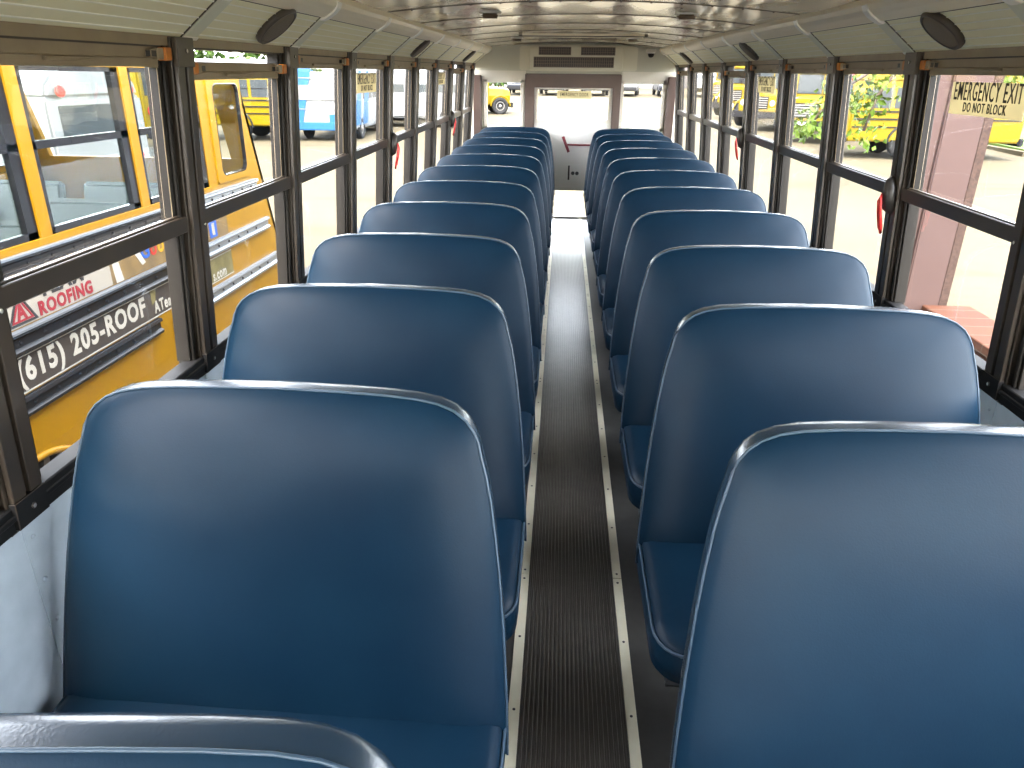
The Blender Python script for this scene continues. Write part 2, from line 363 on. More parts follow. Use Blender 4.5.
# windows, one per bay
wn = 1
for sx in (-1, 1):
    for k, (a, c) in enumerate(zip(POST[1:-1], POST[2:])):
        drop = 0.
        if (sx, k) in ((-1, 4), (-1, 10), (1, 8), (1, 11)): drop = .034
        y0, y1 = a + .055, c - .05
        w = struct(empty('window_%d' % wn, (sx*XW(.866), (a + c)/2, .866)), '%s side sash window in a dark frame' % ('left' if sx < 0 else 'right')); wn += 1
        ml = w.location
        def part(mb, nm, **kw):
            o = mb.build(nm, **kw); o.parent = w; o.matrix_parent_inverse = Matrix.Translation(-ml); return o
        fr = MB()
        for (p, q) in ((y0, y0 + .028), (y1 - .036, y1)):
            wbox(fr, sx, p, q, .866, 1.741, .004, .045, 'sashblack')
            wbox(fr, sx, p + .010, q - .012, .866, 1.741, -.004, .004, 'sashblack')
        part(fr, 'frame', bevel=.0015, seg=1)
        us = MB()
        wbox(us, sx, y0 + .012, y1 - .014, 1.690 - drop, 1.739 - drop, .006, .032, 'tan')
        wbox(us, sx, y0 + .012, y1 - .014, 1.709 - drop, 1.7125 - drop, .002, .006, 'seam')
        wbox(us, sx, (y0 + y1)/2 - .12, (y0 + y1)/2 + .05, 1.700 - drop, 1.709 - drop, -.004, .006, 'tan')
        wbox(us, sx, y0 + .02, y0 + .04, 1.30 - drop, 1.69 - drop, .006, .03, 'sashblack')
        wbox(us, sx, y1 - .045, y1 - .022, 1.30 - drop, 1.69 - drop, .006, .03, 'sashblack')
        part(us, 'upper_sash', bevel=.002, seg=1)
        mr = MB(); wbox(mr, sx, y0, y1, 1.254, 1.300, -.012, .024, 'bronze'); wbox(mr, sx, y0, y1, 1.30, 1.305, -.002, .012, 'bronze_mid')
        part(mr, 'meeting_rail', bevel=.003, seg=1)
        g = MB(); wbox(g, sx, y0 + .03, y1 - .035, 1.303 - drop*.5, 1.692 - drop, .016, .020, 'glass'); part(g, 'glass_pane')
        g = MB(); wbox(g, sx, y0 + .02, y1 - .03, .864, 1.256, .026, .030, 'glass'); part(g, 'glass_pane')
        for (p, s) in ((y0 + .004, 1), (y1 - .004, -1)):
            l = MB(); ya, yb = sorted((p, p + s*.034))
            wbox(l, sx, ya, yb, 1.705 - drop, 1.737 - drop, -.018, .006, 'orange')
            o = part(l, 'latch', bevel=.003, seg=1); o['label'] = 'orange sash latch'
            l = MB(); ya, yb = sorted((p + s*.034, p + s*.062))
            wbox(l, sx, ya, yb, 1.707 - drop, 1.735 - drop, -.013, .006, 'tan')
            ya, yb = sorted((p + s*.064, p + s*.092))
            wbox(l, sx, ya, yb, 1.712 - drop, 1.730 - drop, -.010, .006, 'blackpl')
            part(l, 'latch_slide', bevel=.002, seg=1)

# emergency exit stickers on the panes
def exit_sign(sx, ya, yb, label):
    z0, z1 = 1.573, 1.670
    e = empty('emergency_exit_sign', (sx*(XW(1.62) + .012), (ya + yb)/2, 1.62)); ml = e.location
    b = MB(); wbox(b, sx, ya, yb, z0, z1, .0125, .0150, 'sign'); o = b.build('sticker', e); o.matrix_parent_inverse = Matrix.Translation(-ml)
    r = (0, 1, 0) if sx < 0 else (0, -1, 0); ys = ya if sx < 0 else yb; sg = 1 if sx < 0 else -1
    tl = Vector((sx*.0687*-1, 0, 1)).normalized()
    for body, sz, zz, wd, off in (('EMERGENCY EXIT', .078, 1.617, .555, .5), ('DO NOT BLOCK', .040, 1.583, .74, .5)):
        o = text('lettering', body, sz, (sx*(XW(zz) + .0120), (ya + yb)/2, zz), r, tuple(tl), 'ink', None, .0004, wd, .0006, 'CENTER')
        o.parent = e; o.matrix_parent_inverse = Matrix.Translation(-ml)
    tag(e, label, 'sign', 'emergency exit stickers on the windows')
exit_sign(1, 2.262, 2.690, 'large pale yellow EMERGENCY EXIT sticker on the nearest right window')
exit_sign(1, 4.90, 5.32, 'pale EMERGENCY EXIT sticker on a farther right window beside the second red handle')
exit_sign(-1, 3.99, 4.41, 'pale EMERGENCY EXIT sticker on the left window beside the nearer red handle')
exit_sign(-1, 6.56, 6.98, 'small far EMERGENCY EXIT sticker on the left window beside the farther red handle')

# red window release handles
def release(sx, y, label):
    z = 1.255; e = empty('window_release_handle', (sx*(XW(z) - .024), y, z)); ml = e.location
    def P(b, nm, **kw):
        o = b.build(nm, **kw); o.parent = e; o.matrix_parent_inverse = Matrix.Translation(-ml); return o
    b = MB()
    pr = [(-.030, 1.215), (-.034, 1.262), (-.026, 1.30), (-.010, 1.332), (.006, 1.338), (.02, 1.325), (.031, 1.29), (.034, 1.25), (.028, 1.21), (.014, 1.195), (-.016, 1.195)]
    rs = []
    for d, s in ((-.022, 1.), (-.036, .95), (-.05, .78), (-.056, .5)):
        rs.append([(sx*(XW(zz) + d), y + yy*s, 1.262 + (zz - 1.262)*s) for yy, zz in pr])
    b.rings(rs, 'blackpl'); P(b, 'lever_housing', smooth=True)
    b = MB(); X = lambda zz, d: sx*(XW(zz) + d)
    loop = [(X(1.265, -.06), y + .004, 1.265), (X(1.24, -.066), y + .013, 1.24), (X(1.19, -.06), y + .015, 1.19), (X(1.14, -.052), y + .012, 1.14), (X(1.122, -.048), y + .003, 1.122),
            (X(1.14, -.052), y - .006, 1.14), (X(1.19, -.06), y - .006, 1.19), (X(1.24, -.066), y - .004, 1.24)]
    b.tube(loop, .0065, 'red', 8, True); o = P(b, 'pull_handle', smooth=True); o['label'] = 'red pull handle'
    tag(e, label, 'window handle', 'red emergency window handles')
release(1, POST[6] + .004, 'red handled window release on the nearest right window post')
release(1, POST[9] + .02, 'red handled window release farther back on the right side')
release(-1, POST[8] + .02, 'red handled window release on the left post, nearer of two')
release(-1, POST[11] + .02, 'red handled window release on the left side near the rear')

# round speakers on the cornice
def speaker(sx, y, label):
    A = Vector((sx*1.15, 0, ZT)); B = Vector((sx*.957, 0, 1.917)); t = (B - A).normalized(); n = Vector((-sx*abs(t.z), 0, -abs(t.x))).normalized()
    c = A + t*((B - A).length*.41); c.y = y
    e = empty('ceiling_speaker', c)
    b = MB(); b.lathe([(.080, .0), (.081, .012), (.076, .020), (.071, .020), (.070, .014)], (0, 0, 0), n, 'speaker_rim', 36); b.build('rim', e, smooth=True)
    b = MB(); b.lathe([(.070, .010), (.066, .019), (.05, .024), (.02, .026)], (0, 0, 0), n, 'speaker', 36); b.build('grille', e, smooth=True)
    tag(e, label, 'speaker', 'round speakers in the cornice')
speaker(-1, 2.63, 'large round brown speaker in the left cornice, nearest the camera')
speaker(1, 2.62, 'large round brown speaker in the right cornice above the EMERGENCY EXIT window')
speaker(-1, 5.25, 'brown round speaker midway along the left cornice')
speaker(1, 5.24, 'brown round speaker midway along the right cornice')
speaker(-1, 7.93, 'small far speaker at the rear end of the left cornice')
speaker(1, 7.88, 'small far speaker at the rear end of the right cornice')

# ceiling dome lights
def dome(x, y, label, dark):
    e = empty('ceiling_light', (x, y, zc(x) - .004))
    b = MB(); b.box(-.058, .058, -.055, .055, -.008, 0, 'whitepl'); b.build('base', e, bevel=.004)
    b = MB(); b.box(-.046, .046, -.042, .042, -.030, -.007, 'lens'); b.build('lens', e, bevel=.010, seg=3, smooth=True)
    tag(e, label, 'ceiling light', 'dome lights on the ceiling')
dome(-.51, 4.27, 'small brown dome light on the ceiling left of the middle, nearer pair', 1)
dome(.507, 4.27, 'small brown dome light on the ceiling right of the middle, nearer pair', 1)
dome(-.56, 7.45, 'tiny dome light on the ceiling left of the rear air conditioner', 1)
dome(.50, 7.45, 'tiny dome light on the ceiling right of the rear air conditioner', 1)
b = MB(); b.box(-.50, .56, 6.68, 6.74, 1.952, 1.966, 'seam'); b.box(-.47, .53, 6.66, 6.68, 1.958, 1.975, 'bullnose'); b.box(-.47, .53, 6.74, 6.80, 1.95, 1.97, 'bullnose')
tag(b.build('roof_vent'), 'long narrow dark slot vent across the ceiling before the rear', 'vent')

# ------------------------------------------------------------------ rear bulkhead
b = MB(); Y0, Y1 = YE, YE + .05
def rb(x0, x1, z0, z1, k, y0=Y0, y1=Y1): b.box(x0, x1, y0, y1, z0, z1, k)
rb(-1.25, -.545, 0, 1.07, 'rearwall'); rb(.53, 1.25, 0, 1.07, 'rearwall')
rb(-1.25, -1.03, 1.07, 1.575, 'rearwall'); rb(1.043, 1.25, 1.07, 1.575, 'rearwall')
rb(-1.25, -.545, 1.575, 1.66, 'rearledge'); rb(.53, 1.25, 1.575, 1.66, 'rearledge')
rb(-.60, -.545, 1.07, 1.575, 'rearwall'); rb(.53, .56, 1.07, 1.575, 'rearwall')
rb(-1.25, 1.25, 1.66, 2.02, 'rearwall')
rb(-1.2, -.56, 1.655, 1.69, 'rearledge', YE - .03, YE); rb(.55, 1.2, 1.655, 1.69, 'rearledge', YE - .03, YE)
struct(b.build('wall_back'))
def post_box(x0, x1, y0, y1, z0, z1, k, lab):
    global tn
    b = MB(); b.box(x0, x1, y0, y1, z0, z1, k); struct(b.build('trim_%d' % tn, bevel=.008), lab); tn += 1
post_box(-.565, -.455, YE - .045, YE, 0, 1.65, 'rearbrown', 'brown post left of the rear door')
post_box(.455, .545, YE - .045, YE, 0, 1.65, 'rearbrown', 'brown post right of the rear door')
post_box(-.565, .545, YE - .06, YE + .05, 1.512, 1.662, 'rearbrown', 'brown padded header over the rear door')
post_box(-1.165, -1.075, YE - .11, YE, .4, 1.64, 'rearbrown', 'brown corner post at the left rear')
post_box(1.075, 1.165, YE - .11, YE, .4, 1.64, 'rearbrown', 'brown corner post at the right rear')
for x0, x1 in ((-1.03, -.60), (.56, 1.043)):
    w = struct(empty('window_%d' % wn, ((x0 + x1)/2, YE, 1.07)), 'small rear window beside the emergency door'); wn += 1; ml = w.location
    f = MB()
    for (p, q, r, s) in ((x0 - .02, x1 + .02, 1.05, 1.085), (x0 - .02, x1 + .02, 1.56, 1.595), (x0 - .02, x0 + .02, 1.05, 1.595), (x1 - .02, x1 + .02, 1.05, 1.595)):
        f.box(p, q, YE - .012, YE + .02, r, s, 'rearledge')
    o = f.build('frame', w, bevel=.004); o.matrix_parent_inverse = Matrix.Translation(-ml)
    g = MB(); g.box(x0, x1, YE + .022, YE + .026, 1.07, 1.58, 'glass'); o = g.build('glass_pane', w); o.matrix_parent_inverse = Matrix.Translation(-ml)
# rear emergency door
d = struct(empty('door_1', (0, YE, 0)), 'rear emergency door with large upper and lower glass'); ml = d.location
def dp(b, nm, **kw):
    o = b.build(nm, **kw); o.parent = d; o.matrix_parent_inverse = Matrix.Translation(-ml); return o
b = MB(); yd0, yd1 = YE - .005, YE + .035
for q in ((-.455, -.425, .0, 1.512), (.42, .455, .0, 1.512), (-.425, .42, 1.495, 1.512), (-.425, .42, 0, .03), (-.425, .42, .345, .372)): b.box(q[0], q[1], yd0, yd1, q[2], q[3], 'doorpaint')
b.box(-.425, .42, yd0, yd1, .372, 1.165, 'doorpaint'); dp(b, 'door_leaf', bevel=.004)
b = MB()
for q in ((-.425, .42, 1.125, 1.165), ): b.box(q[0], q[1], YE - .018, YE - .005, q[2], q[3], 'rearledge')
for q in ((-.44, -.415), (.41, .435)): b.box(q[0], q[1], YE - .018, YE - .005, 1.125, 1.512, 'rearledge')
dp(b, 'glazing_trim', bevel=.004)
g = MB(); g.box(-.425, .42, YE + .012, YE + .016, 1.16, 1.5, 'glass'); dp(g, 'glass_pane')
g = MB(); g.box(-.425, .42, YE + .012, YE + .016, .025, .35, 'glass'); dp(g, 'glass_pane')
b = MB(); b.tube([(-.105, YE - .05, .975), (-.03, YE - .06, .80)], .018, 'darkred', 10); b.tube([(-.06, YE - .05, .885), (.10, YE - .04, .88), (.44, YE - .04, .882)], .011, 'darkred', 8); b.tube([(-.06, YE - .05, .885), (-.06, YE, .885)], .012, 'darkred', 8)
o = dp(b, 'lever_handle', smooth=True); o['label'] = 'maroon lever handle and bar'
b = MB(); b.box(-.045, .13, YE - .008, YE - .005, .455, .655, 'whitepl'); b.box(-.03, -.01, YE - .010, YE - .008, .47, .64, 'blackpl')
for q in (0.01, .06): b.lathe([(.022, 0), (.022, .0015), (.012, .0015)], (q + .02, YE - .008, .55), (0, -1, 0), 'carsilver', 12)
o = dp(b, 'notice_plate'); o['label'] = 'white notice plate with black slot'
# EMERGENCY DOOR sticker
e = empty('emergency_door_sign', (.02, YE + .008, 1.43)); ml = Vector(e.location)
b = MB(); b.box(-.19, .21, YE + .009, YE + .0115, 1.395, 1.478, 'sign'); o = b.build('sticker', e); o.matrix_parent_inverse = Matrix.Translation(-ml)
o = text('lettering', 'EMERGENCY DOOR', .055, (.01, YE + .0085, 1.420), (1, 0, 0), (0, 0, 1), 'ink', None, .001, .60, .0006, 'CENTER'); o.parent = e; o.matrix_parent_inverse = Matrix.Translation(-ml)
tag(e, 'pale yellow EMERGENCY DOOR sticker on the rear door glass', 'sign')

# air conditioner over the rear door
e = empty('air_conditioner', (.03, YE, 1.69))
def ap(b, nm, **kw): o = b.build(nm, **kw); o.parent = e; o.matrix_parent_inverse = Matrix.Translation(-Vector(e.location)); return o
ya = YE - .24
b = MB(); top = lambda x: zc(x) - .012
b.prism([(-.625, 1.695), (.70, 1.695), (.70, 1.945), (.4, 1.962), (.03, 1.968), (-.35, 1.962), (-.625, 1.945)], YE - .17, YE, 'acbeige', 'y'); ap(b, 'housing', bevel=.012)
b = MB(); b.prism([(-.525, 1.69), (.545, 1.69), (.545, 1.945), (.25, 1.955), (-.22, 1.955), (-.525, 1.945)], ya, YE - .16, 'acbeige', 'y'); ap(b, 'front_cover', bevel=.018, seg=3)
for (x0, x1, z0, z1, nsl, vert) in ((-.40, -.055, 1.862, 1.930, 14, 1), (.07, .435, 1.862, 1.930, 14, 1), (-.455, .425, 1.735, 1.828, 36, 1)):
    b = MB(); b.box(x0, x1, ya - .006, ya + .01, z0, z1, 'acdark')
    for q in ((x0 - .008, x1 + .008, z0 - .008, z0), (x0 - .008, x1 + .008, z1, z1 + .008), (x0 - .008, x0, z0, z1), (x1, x1 + .008, z0, z1)): b.box(q[0], q[1], ya - .012, ya + .01, q[2], q[3], 'acslat')
    for i in range(1, nsl): xx = x0 + (x1 - x0)*i/nsl; b.box(xx - .003, xx + .003, ya - .010, ya - .006, z0, z1, 'acslat')
    for i in (1, 2): zz = z0 + (z1 - z0)*i/3; b.box(x0, x1, ya - .012, ya - .010, zz - .0025, zz + .0025, 'acslat')
    ap(b, 'vent_grille')
tag(e, 'beige air conditioner with three brown grilles above the rear door', 'air conditioner')
# little camera beside it
e = empty('security_camera', (.86, YE, 1.90))
b = MB(); b.box(-.055, .055, -.05, 0, -.012, .03, 'rearledge'); b.build('mount', e, bevel=.006)
b = MB(); b.lathe([(.036, 0), (.036, -.02), (.028, -.042), (.012, -.052)], (0, -.035, -.008), (0, 0, 1), 'blackpl', 20); b.build('dome', e, smooth=True)
b = MB(); b.lathe([(.040, .0), (.042, -.008), (.037, -.014)], (0, -.035, -.004), (0, 0, 1), 'whitepl', 20); b.build('collar', e, smooth=True)
tag(e, 'small dome camera on the rear wall right of the air conditioner', 'camera')

# front bulkhead with the windscreen opening, behind the camera
b = MB(); yb0, yb1 = YF - .05, YF
for q in ((-1.25, 1.25, -.06, .98), (-1.25, 1.25, 1.74, 2.02), (-1.25, -1.1, .98, 1.74), (1.1, 1.25, .98, 1.74), (-.05, .05, .98, 1.74)): b.box(q[0], q[1], yb0, yb1, q[2], q[3], 'rearwall')
struct(b.build('wall_front'))
w = struct(empty('window_%d' % wn, (0, YF, .98)), 'windscreen'); wn += 1
for x0, x1 in ((-1.1, -.05), (.05, 1.1)):
    g = MB(); g.box(x0, x1, YF - .03, YF - .025, .98, 1.74, 'glass'); o = g.build('glass_pane', w); o.matrix_parent_inverse = Matrix.Translation(-Vector(w.location))

# ------------------------------------------------------------------ seats
def seat(sx):
    """bench facing -y; local origin on the floor under the top front edge; sx: +1 aisle on the +x side"""
    root = empty('bus_bench_seat')
    ZTOP, T = 1.091, .28
    half = [(.34, .489), (.45, .484), (.6, .473), (.72, .461), (.81, .449), (.88, .438), (.93, .428), (.97, .417), (1.0, .410), (1.022, .400), (1.042, .385), (1.060, .361), (1.073, .328), (1.081, .283), (1.086, .215), (1.089, .12)]
    out = [(x, z) for z, x in half] + [(0, 1.091)] + [(-x, z) for z, x in reversed(half)]
    out = [(x, z - .006*max(0, min(1, (z - .8)/.2))) for x, z in out]
    czz = .72
    def ring(ins, dep, bul=0):
        r = []
        for x, z in out:
            k = 1 - ins/.45; xx = x*k; zz = czz + (z - czz)*(1 - ins/.40)
            if zz < .34: zz = .34
            y = -(ZTOP - zz)*T - dep
            # dep measured towards -y (front)
            r.append((xx, y, zz))
        return r
    b = MB()
    rs = [ring(.30, .030), ring(.20, .028), ring(.11, .021), ring(.06, .012), ring(.025, .0), ring(.007, -.009), ring(.0, -.018)]
    b.rings(rs, 'vinyl', (True, False))
    rs2 = [ring(.0, -.018), ring(-.0005, -.030), ring(-.001, -.045), ring(.0, -.058), ring(.008, -.071), ring(.03, -.082), ring(.10, -.090), ring(.25, -.092)]
    b.rings(rs2, 'vinyl_edge', (False, True))
    back = b.build('backrest', root, smooth=True)
    b = MB(); b.tube(ring(-.0005, -.017), .0028, 'piping', 6); b.build('piping', back, smooth=True)
    # cushion
    def rr(hx, y0, y1, r, n=6):
        pts = []
        for cx, cy, a0 in ((hx - r, y0 + r, -PI/2), (hx - .03, y1 - .03, 0), (-hx + .03, y1 - .03, PI/2), (-hx + r, y0 + r, PI)):
            q = r if cy < (y0 + y1)/2 else .03
            for i in range(n + 1):
                a = a0 + PI/2*i/n; pts.append((cx + q*math.cos(a), cy + q*math.sin(a)))
        return pts
    b = MB(); rs = []
    Y0, Y1 = -.615, -.13
    for ins, z in ((.06, .285), (.02, .29), (.0, .31), (-.004, .36), (.0, .392), (.010, .410), (.03, .420), (.08, .426), (.18, .428)):
        rs.append([(x, y, z + (.012 if y > -.3 else 0)*0 - max(0, (-.52 - y))*.16) for x, y in rr(.482 - ins, Y0 + ins, Y1 - ins*.3, .085)])
    b.rings(rs, 'vinyl'); cu = b.build('seat_cushion', root, smooth=True)
    b = MB(); b.tube([(x, y, .398 - max(0, (-.52 - y))*.16) for x, y in rr(.4825, Y0 - .001, Y1, .085)], .004, 'piping', 6, True); b.build('piping', cu, smooth=True)
    # steel frame
    b = MB(); b.tube([(.44, -.58, .27), (.44, -.12, .27), (-.44, -.12, .27), (-.44, -.58, .27)], .014, 'black_steel', 8, True)
    b.tube([(.0, -.58, .27), (.0, -.12, .27)], .012, 'black_steel', 8)
    b.box(-sx*.52 - .02, -sx*.52 + .02, -.58, -.10, .24, .275, 'black_steel')
    b.build('seat_frame', root, smooth=False)
    for yy in (-.54, -.16):
        b = MB(); b.tube([(sx*.35, yy, .27), (sx*.35, yy, .1), (sx*.35, yy + (.03 if yy < -.3 else -.0), .0)], .014, 'black_steel', 8)
        b.box(sx*.35 - .03, sx*.35 + .03, yy - .01, yy + .06, 0, .006, 'black_steel'); b.build('leg', root)
    return root
ORD = ['nearest the camera', 'second from the camera', 'third from the camera', 'fourth from the camera', 'fifth from the camera', 'sixth from the camera', 'seventh from the camera', 'eighth from the camera', 'ninth from the camera', 'tenth from the camera', 'eleventh from the camera', 'last before the rear door']
STEP = .77
pl, prr = seat(1), seat(-1)
rs = random.Random(11)
for i in range(12):
    o = pl if i == 0 else copy_tree(pl)
    o.scale = (1.018, 1, 1); o.location = (-.677 + rs.uniform(-.002, .002) + (.022 if i == 0 else 0), .554 + STEP*i - (.100 if i == 0 else 0), 0); o.rotation_euler = (0, 0, rs.uniform(-.006, .006) - (.012 if i == 1 else 0) + (.10 if i == 0 else 0))
    tag(o, 'blue vinyl bus bench seat in the left row, %s' % ORD[i], 'bus seat', 'blue bench seats in the left row')
for i in range(11):
    o = prr if i == 0 else copy_tree(prr)
    o.location = (.648 + rs.uniform(-.003, .003), 1.239 + STEP*i, 0); o.rotation_euler = (0, 0, rs.uniform(-.006, .006))
    tag(o, 'blue vinyl bus bench seat in the right row, %s' % (ORD[i] if i < 10 else ORD[11]), 'bus seat', 'blue bench seats in the right row')

# ------------------------------------------------------------------ outside
def GZ(y): return -1.05 + .0195*y
b = MB()
b.hexa([(-120, -40, GZ(-40) - .3), (120, -40, GZ(-40) - .3), (120, 140, GZ(140) - .3), (-120, 140, GZ(140) - .3), (-120, -40, GZ(-40)), (120, -40, GZ(-40)), (120, 140, GZ(140)), (-120, 140, GZ(140))], 'ground')
struct(b.build('ground'))

# wheels
def wheel(parent, x, y, z, r, side, w=.26):
    t = MB(); t.lathe([(r*.58, -w/2), (r*.9, -w/2), (r, -w/2 + .04), (r, w/2 - .04), (r*.9, w/2), (r*.58, w/2), (r*.56, w/2 - .05)], (x, y, z), (side, 0, 0), 'tyre', 28)
    o = t.build('wheel', parent, smooth=True)
    h = MB(); h.lathe([(r*.57, w/2 - .06), (r*.5, w/2 - .03), (r*.34, w/2 - .09), (r*.2, w/2 - .09), (r*.17, w/2 + .01), (r*.06, w/2 + .02)], (x, y, z), (side, 0, 0), 'hub', 20)
    h.build('hub', o, smooth=True)

# adjacent school bus ------------------------------------------------
def adjacent_bus():
    XS, XO = -3.1, -5.45
    root = empty('school_bus', (XS, 3.6, GZ(3.6)))
    ml = Vector(root.location)
    def P(b, nm, par=None, **kw):
        o = b.build(nm, **kw); o.parent = par or root
        if not par: o.matrix_parent_inverse = Matrix.Translation(-ml)
        return o
    yf = -3.4
    def yr(z): return 7.62 - .36*z          # sloping tail
    ZS, ZW = .775, 1.70
    pill = [-.36 + 1.105*i for i in range(-2, 7)]     # window pillars
    ac = 3.52; ar = .56
    body = MB()
    # lower side with a wheel arch
    def side(x0, x1):
        zb = -.80
        arch = [(ac + ar*math.cos(a), -.98 + ar*math.sin(a)) for a in [PI - PI*i/14 for i in range(15)] if -.98 + ar*math.sin(a) > zb - .001]
        arch[0] = (arch[0][0], zb); arch[-1] = (arch[-1][0], zb)
        poly = [(yf, zb)] + arch + [(yr(zb), zb), (yr(ZS), ZS), (yf, ZS)]
        body.prism(poly, x0, x1, 'yellow', 'x')
        body.prism([(yf, ZW), (7.0, ZW), (6.3, ZW + .025), (5.2, 1.9), (yf, 1.9)], x0, x1, 'yellow', 'x')
        body.prism([(6.20, ZS), (6.36, ZS), (6.36, ZW), (6.20, ZW)], x0, x1, 'yellow', 'x')
        body.prism([(7.03, ZS), (yr(ZS), ZS), (yr(ZW), ZW), (7.0 - .0, ZW)], x0, x1, 'yellow', 'x')
        body.prism([(6.36, 1.62), (7.03, 1.62), (7.02, ZW), (6.36, ZW)], x0, x1, 'yellow', 'x')
    side(XS - .06, XS); side(XO, XO + .06)
    for yp in pill[:-1]:
        if yp > 6: continue
        for x0, x1 in ((XS - .05, XS + .006), (XO - .006, XO + .05)): body.box(x0, x1, yp - .05, yp + .05, ZS, ZW, 'yellow')
    # rear wall, floor
    body.hexa([(XO, yr(-.8) - .05, -.8), (XS, yr(-.8) - .05, -.8), (XS, yr(-.8), -.8), (XO, yr(-.8), -.8), (XO, yr(.9) - .05, .9), (XS, yr(.9) - .05, .9), (XS, yr(.9), .9), (XO, yr(.9), .9)], 'yellow')
    for x0, x1 in ((XO, XO + .25), (XS - .25, XS), (-4.8, -3.75)):
        body.hexa([(x0, yr(.9) - .05, .9), (x1, yr(.9) - .05, .9), (x1, yr(.9), .9), (x0, yr(.9), .9), (x0, yr(1.7) - .05, 1.7), (x1, yr(1.7) - .05, 1.7), (x1, yr(1.7), 1.7), (x0, yr(1.7), 1.7)], 'yellow') if x0 < -5 or x0 > -3.5 else None
    body.box(XO + .06, XS - .06, yf, 7.4, -.08, -.02, 'businside')
    P(body, 'body', bevel=.0)
    roof = MB()
    arc = [(XS + .0, 1.84), (XS - .05, 1.97), (XS - .25, 2.09), (XS - .7, 2.16), ((XS + XO)/2, 2.18), (XO + .7, 2.16), (XO + .25, 2.09), (XO + .05, 1.97), (XO, 1.84)]
    roof.prism(arc, yf, 5.2, 'yellow', 'y'); roof.rings([[(x, 5.2, z) for x, z in arc], [(x, 6.3, 1.70 + (z - 1.84)*.15) for x, z in arc], [(x, 7.0, 1.69 + (z - 1.84)*.05) for x, z in arc]], 'yellow'); P(roof, 'roof')
    # windows
    for x, sg in ((XS, 1), (XO, -1)):
        for a, c in zip(pill[:-1], pill[1:]):
            a2, c2 = a + .05, min(c - .05, 6.2)
            if c2 - a2 < .3: continue
            f = MB(); xx0, xx1 = sorted((x - sg*.045, x - sg*.008))
            for q in ((a2, a2 + .05, ZS, ZW), (c2 - .085, c2, ZS, ZW), (a2, c2, ZS, ZS + .04), (a2, c2, ZW - .03, ZW), (a2, c2, 1.255, 1.30)): f.box(xx0, xx1, q[0], q[1], q[2], q[3], 'busblack')
            fo = P(f, 'window')
            g = MB(); g.box(x - sg*.03 - .002, x - sg*.03 + .002, a2 + .04, c2 - .08, ZS + .03, ZW - .02, 'glass_adj'); gp = P(g, 'pane', fo)
    # rounded rear quarter window
    def rrect(y0, y1, z0, z1, r, n=5):
        pts = []
        for cy, cz, a0 in ((y1 - r, z1 - r, 0), (y0 + r, z1 - r, PI/2), (y0 + r, z0 + r, PI), (y1 - r, z0 + r, PI*1.5)):
            for i in range(n + 1): a = a0 + PI/2*i/n; pts.append((cy + r*math.cos(a), cz + r*math.sin(a)))
        return pts
    for x, sg in ((XS, 1), (XO, -1)):
        f = MB(); o_ = rrect(6.36, 7.04, .775, 1.63, .03); i_ = rrect(6.47, 6.985, .84, 1.585, .07); i2 = rrect(6.46, 6.995, .83, 1.595, .075)
        f.rings([[(x - sg*.05, *p) for p in o_], [(x + sg*.012, *p) for p in o_], [(x + sg*.012, *p) for p in i2]], 'yellow', (False, False))
        f.rings([[(x + sg*.012, *p) for p in i2], [(x + sg*.014, *p) for p in i_], [(x - sg*.02, *p) for p in i_]], 'busblack', (False, False))
        fo = P(f, 'quarter_window')
        g = MB(); g.prism(rrect(6.46, 6.99, .83, 1.59, .07), x - sg*.014, x - sg*.010, 'glass_adj', 'x'); P(g, 'pane', fo)
    # rub rails on the visible side
    def rail(z0, z1, y0, y1, kind):
        r = MB()
        h = z1 - z0
        pr = [(XS, z0), (XS + .03, z0 + h*.02), (XS + .035, z0 + h*.2), (XS + .014, z0 + h*.32), (XS + .014, z0 + h*.68), (XS + .035, z0 + h*.8), (XS + .03, z1 - h*.02), (XS, z1)]
        r.rings([[(p[0], y0, p[1]) for p in pr], [(p[0], y1, p[1]) for p in pr]], kind)
        for i in range(int((y1 - y0)/.21)):
            r.lathe([(.012, 0), (.009, .008), (.003, .01)], (XS + .014, y0 + .1 + .21*i, (z0 + z1)/2), (1, 0, 0), 'busblack', 8)
        return P(r, 'rub_rail')
    rail(.615, .73, yf, 5.86, 'busblack'); rail(.615, .73, 5.86, 7.16, 'busrail')
    rail(.20, .335, yf, 5.86, 'busblack'); rail(.215, .335, 5.86, 7.33, 'busrail')
    rail(-.145, -.03, yf, 5.05, 'busblack'); rail(-.175, -.05, 5.62, 7.46, 'busrail')
    # sky highlights along the rail tops, put in as thin silver strips
    l = MB()
    for z, a, c in ((.722, yf, 7.1), (.325, yf, 5.86)): l.box(XS, XS + .040, a, c, z, z + .012, 'busrail')
    P(l, 'rail_highlight')
    # belt strip between rail and windows
    s = MB(); s.box(XS, XS + .012, yf, 6.2, .735, .775, 'yellow'); P(s, 'belt_strip')
    # banners
    def ban(y0, y1, z0, z1, k, nm='banner', t=.004):
        q = MB(); q.box(XS, XS + t, y0, y1, z0, z1, k); return P(q, nm)
    b1 = ban(1.2, 4.585, .345, .61, 'banner_cream'); b1['label'] = 'cream banner panel'
    b2 = ban(4.585, 6.42, .345, .61, 'banner_roof'); b2['label'] = 'brown roof picture panel'
    b3 = ban(1.6, 5.0, -.02, .195, 'banner'); b3['label'] = 'dark grey phone number panel'
    b4 = ban(5.0, 5.42, -.02, .195, 'banner'); b5 = ban(5.42, 6.42, -.02, .195, 'banner_green'); b5['label'] = 'green brown picture panel'
    q = MB(); q.box(XS + .004, XS + .006, 1.6, 6.42, .185, .195, 'textcream'); q.box(XS + .004, XS + .006, 1.6, 6.42, -.02, -.012, 'textcream'); P(q, 'banner_border')
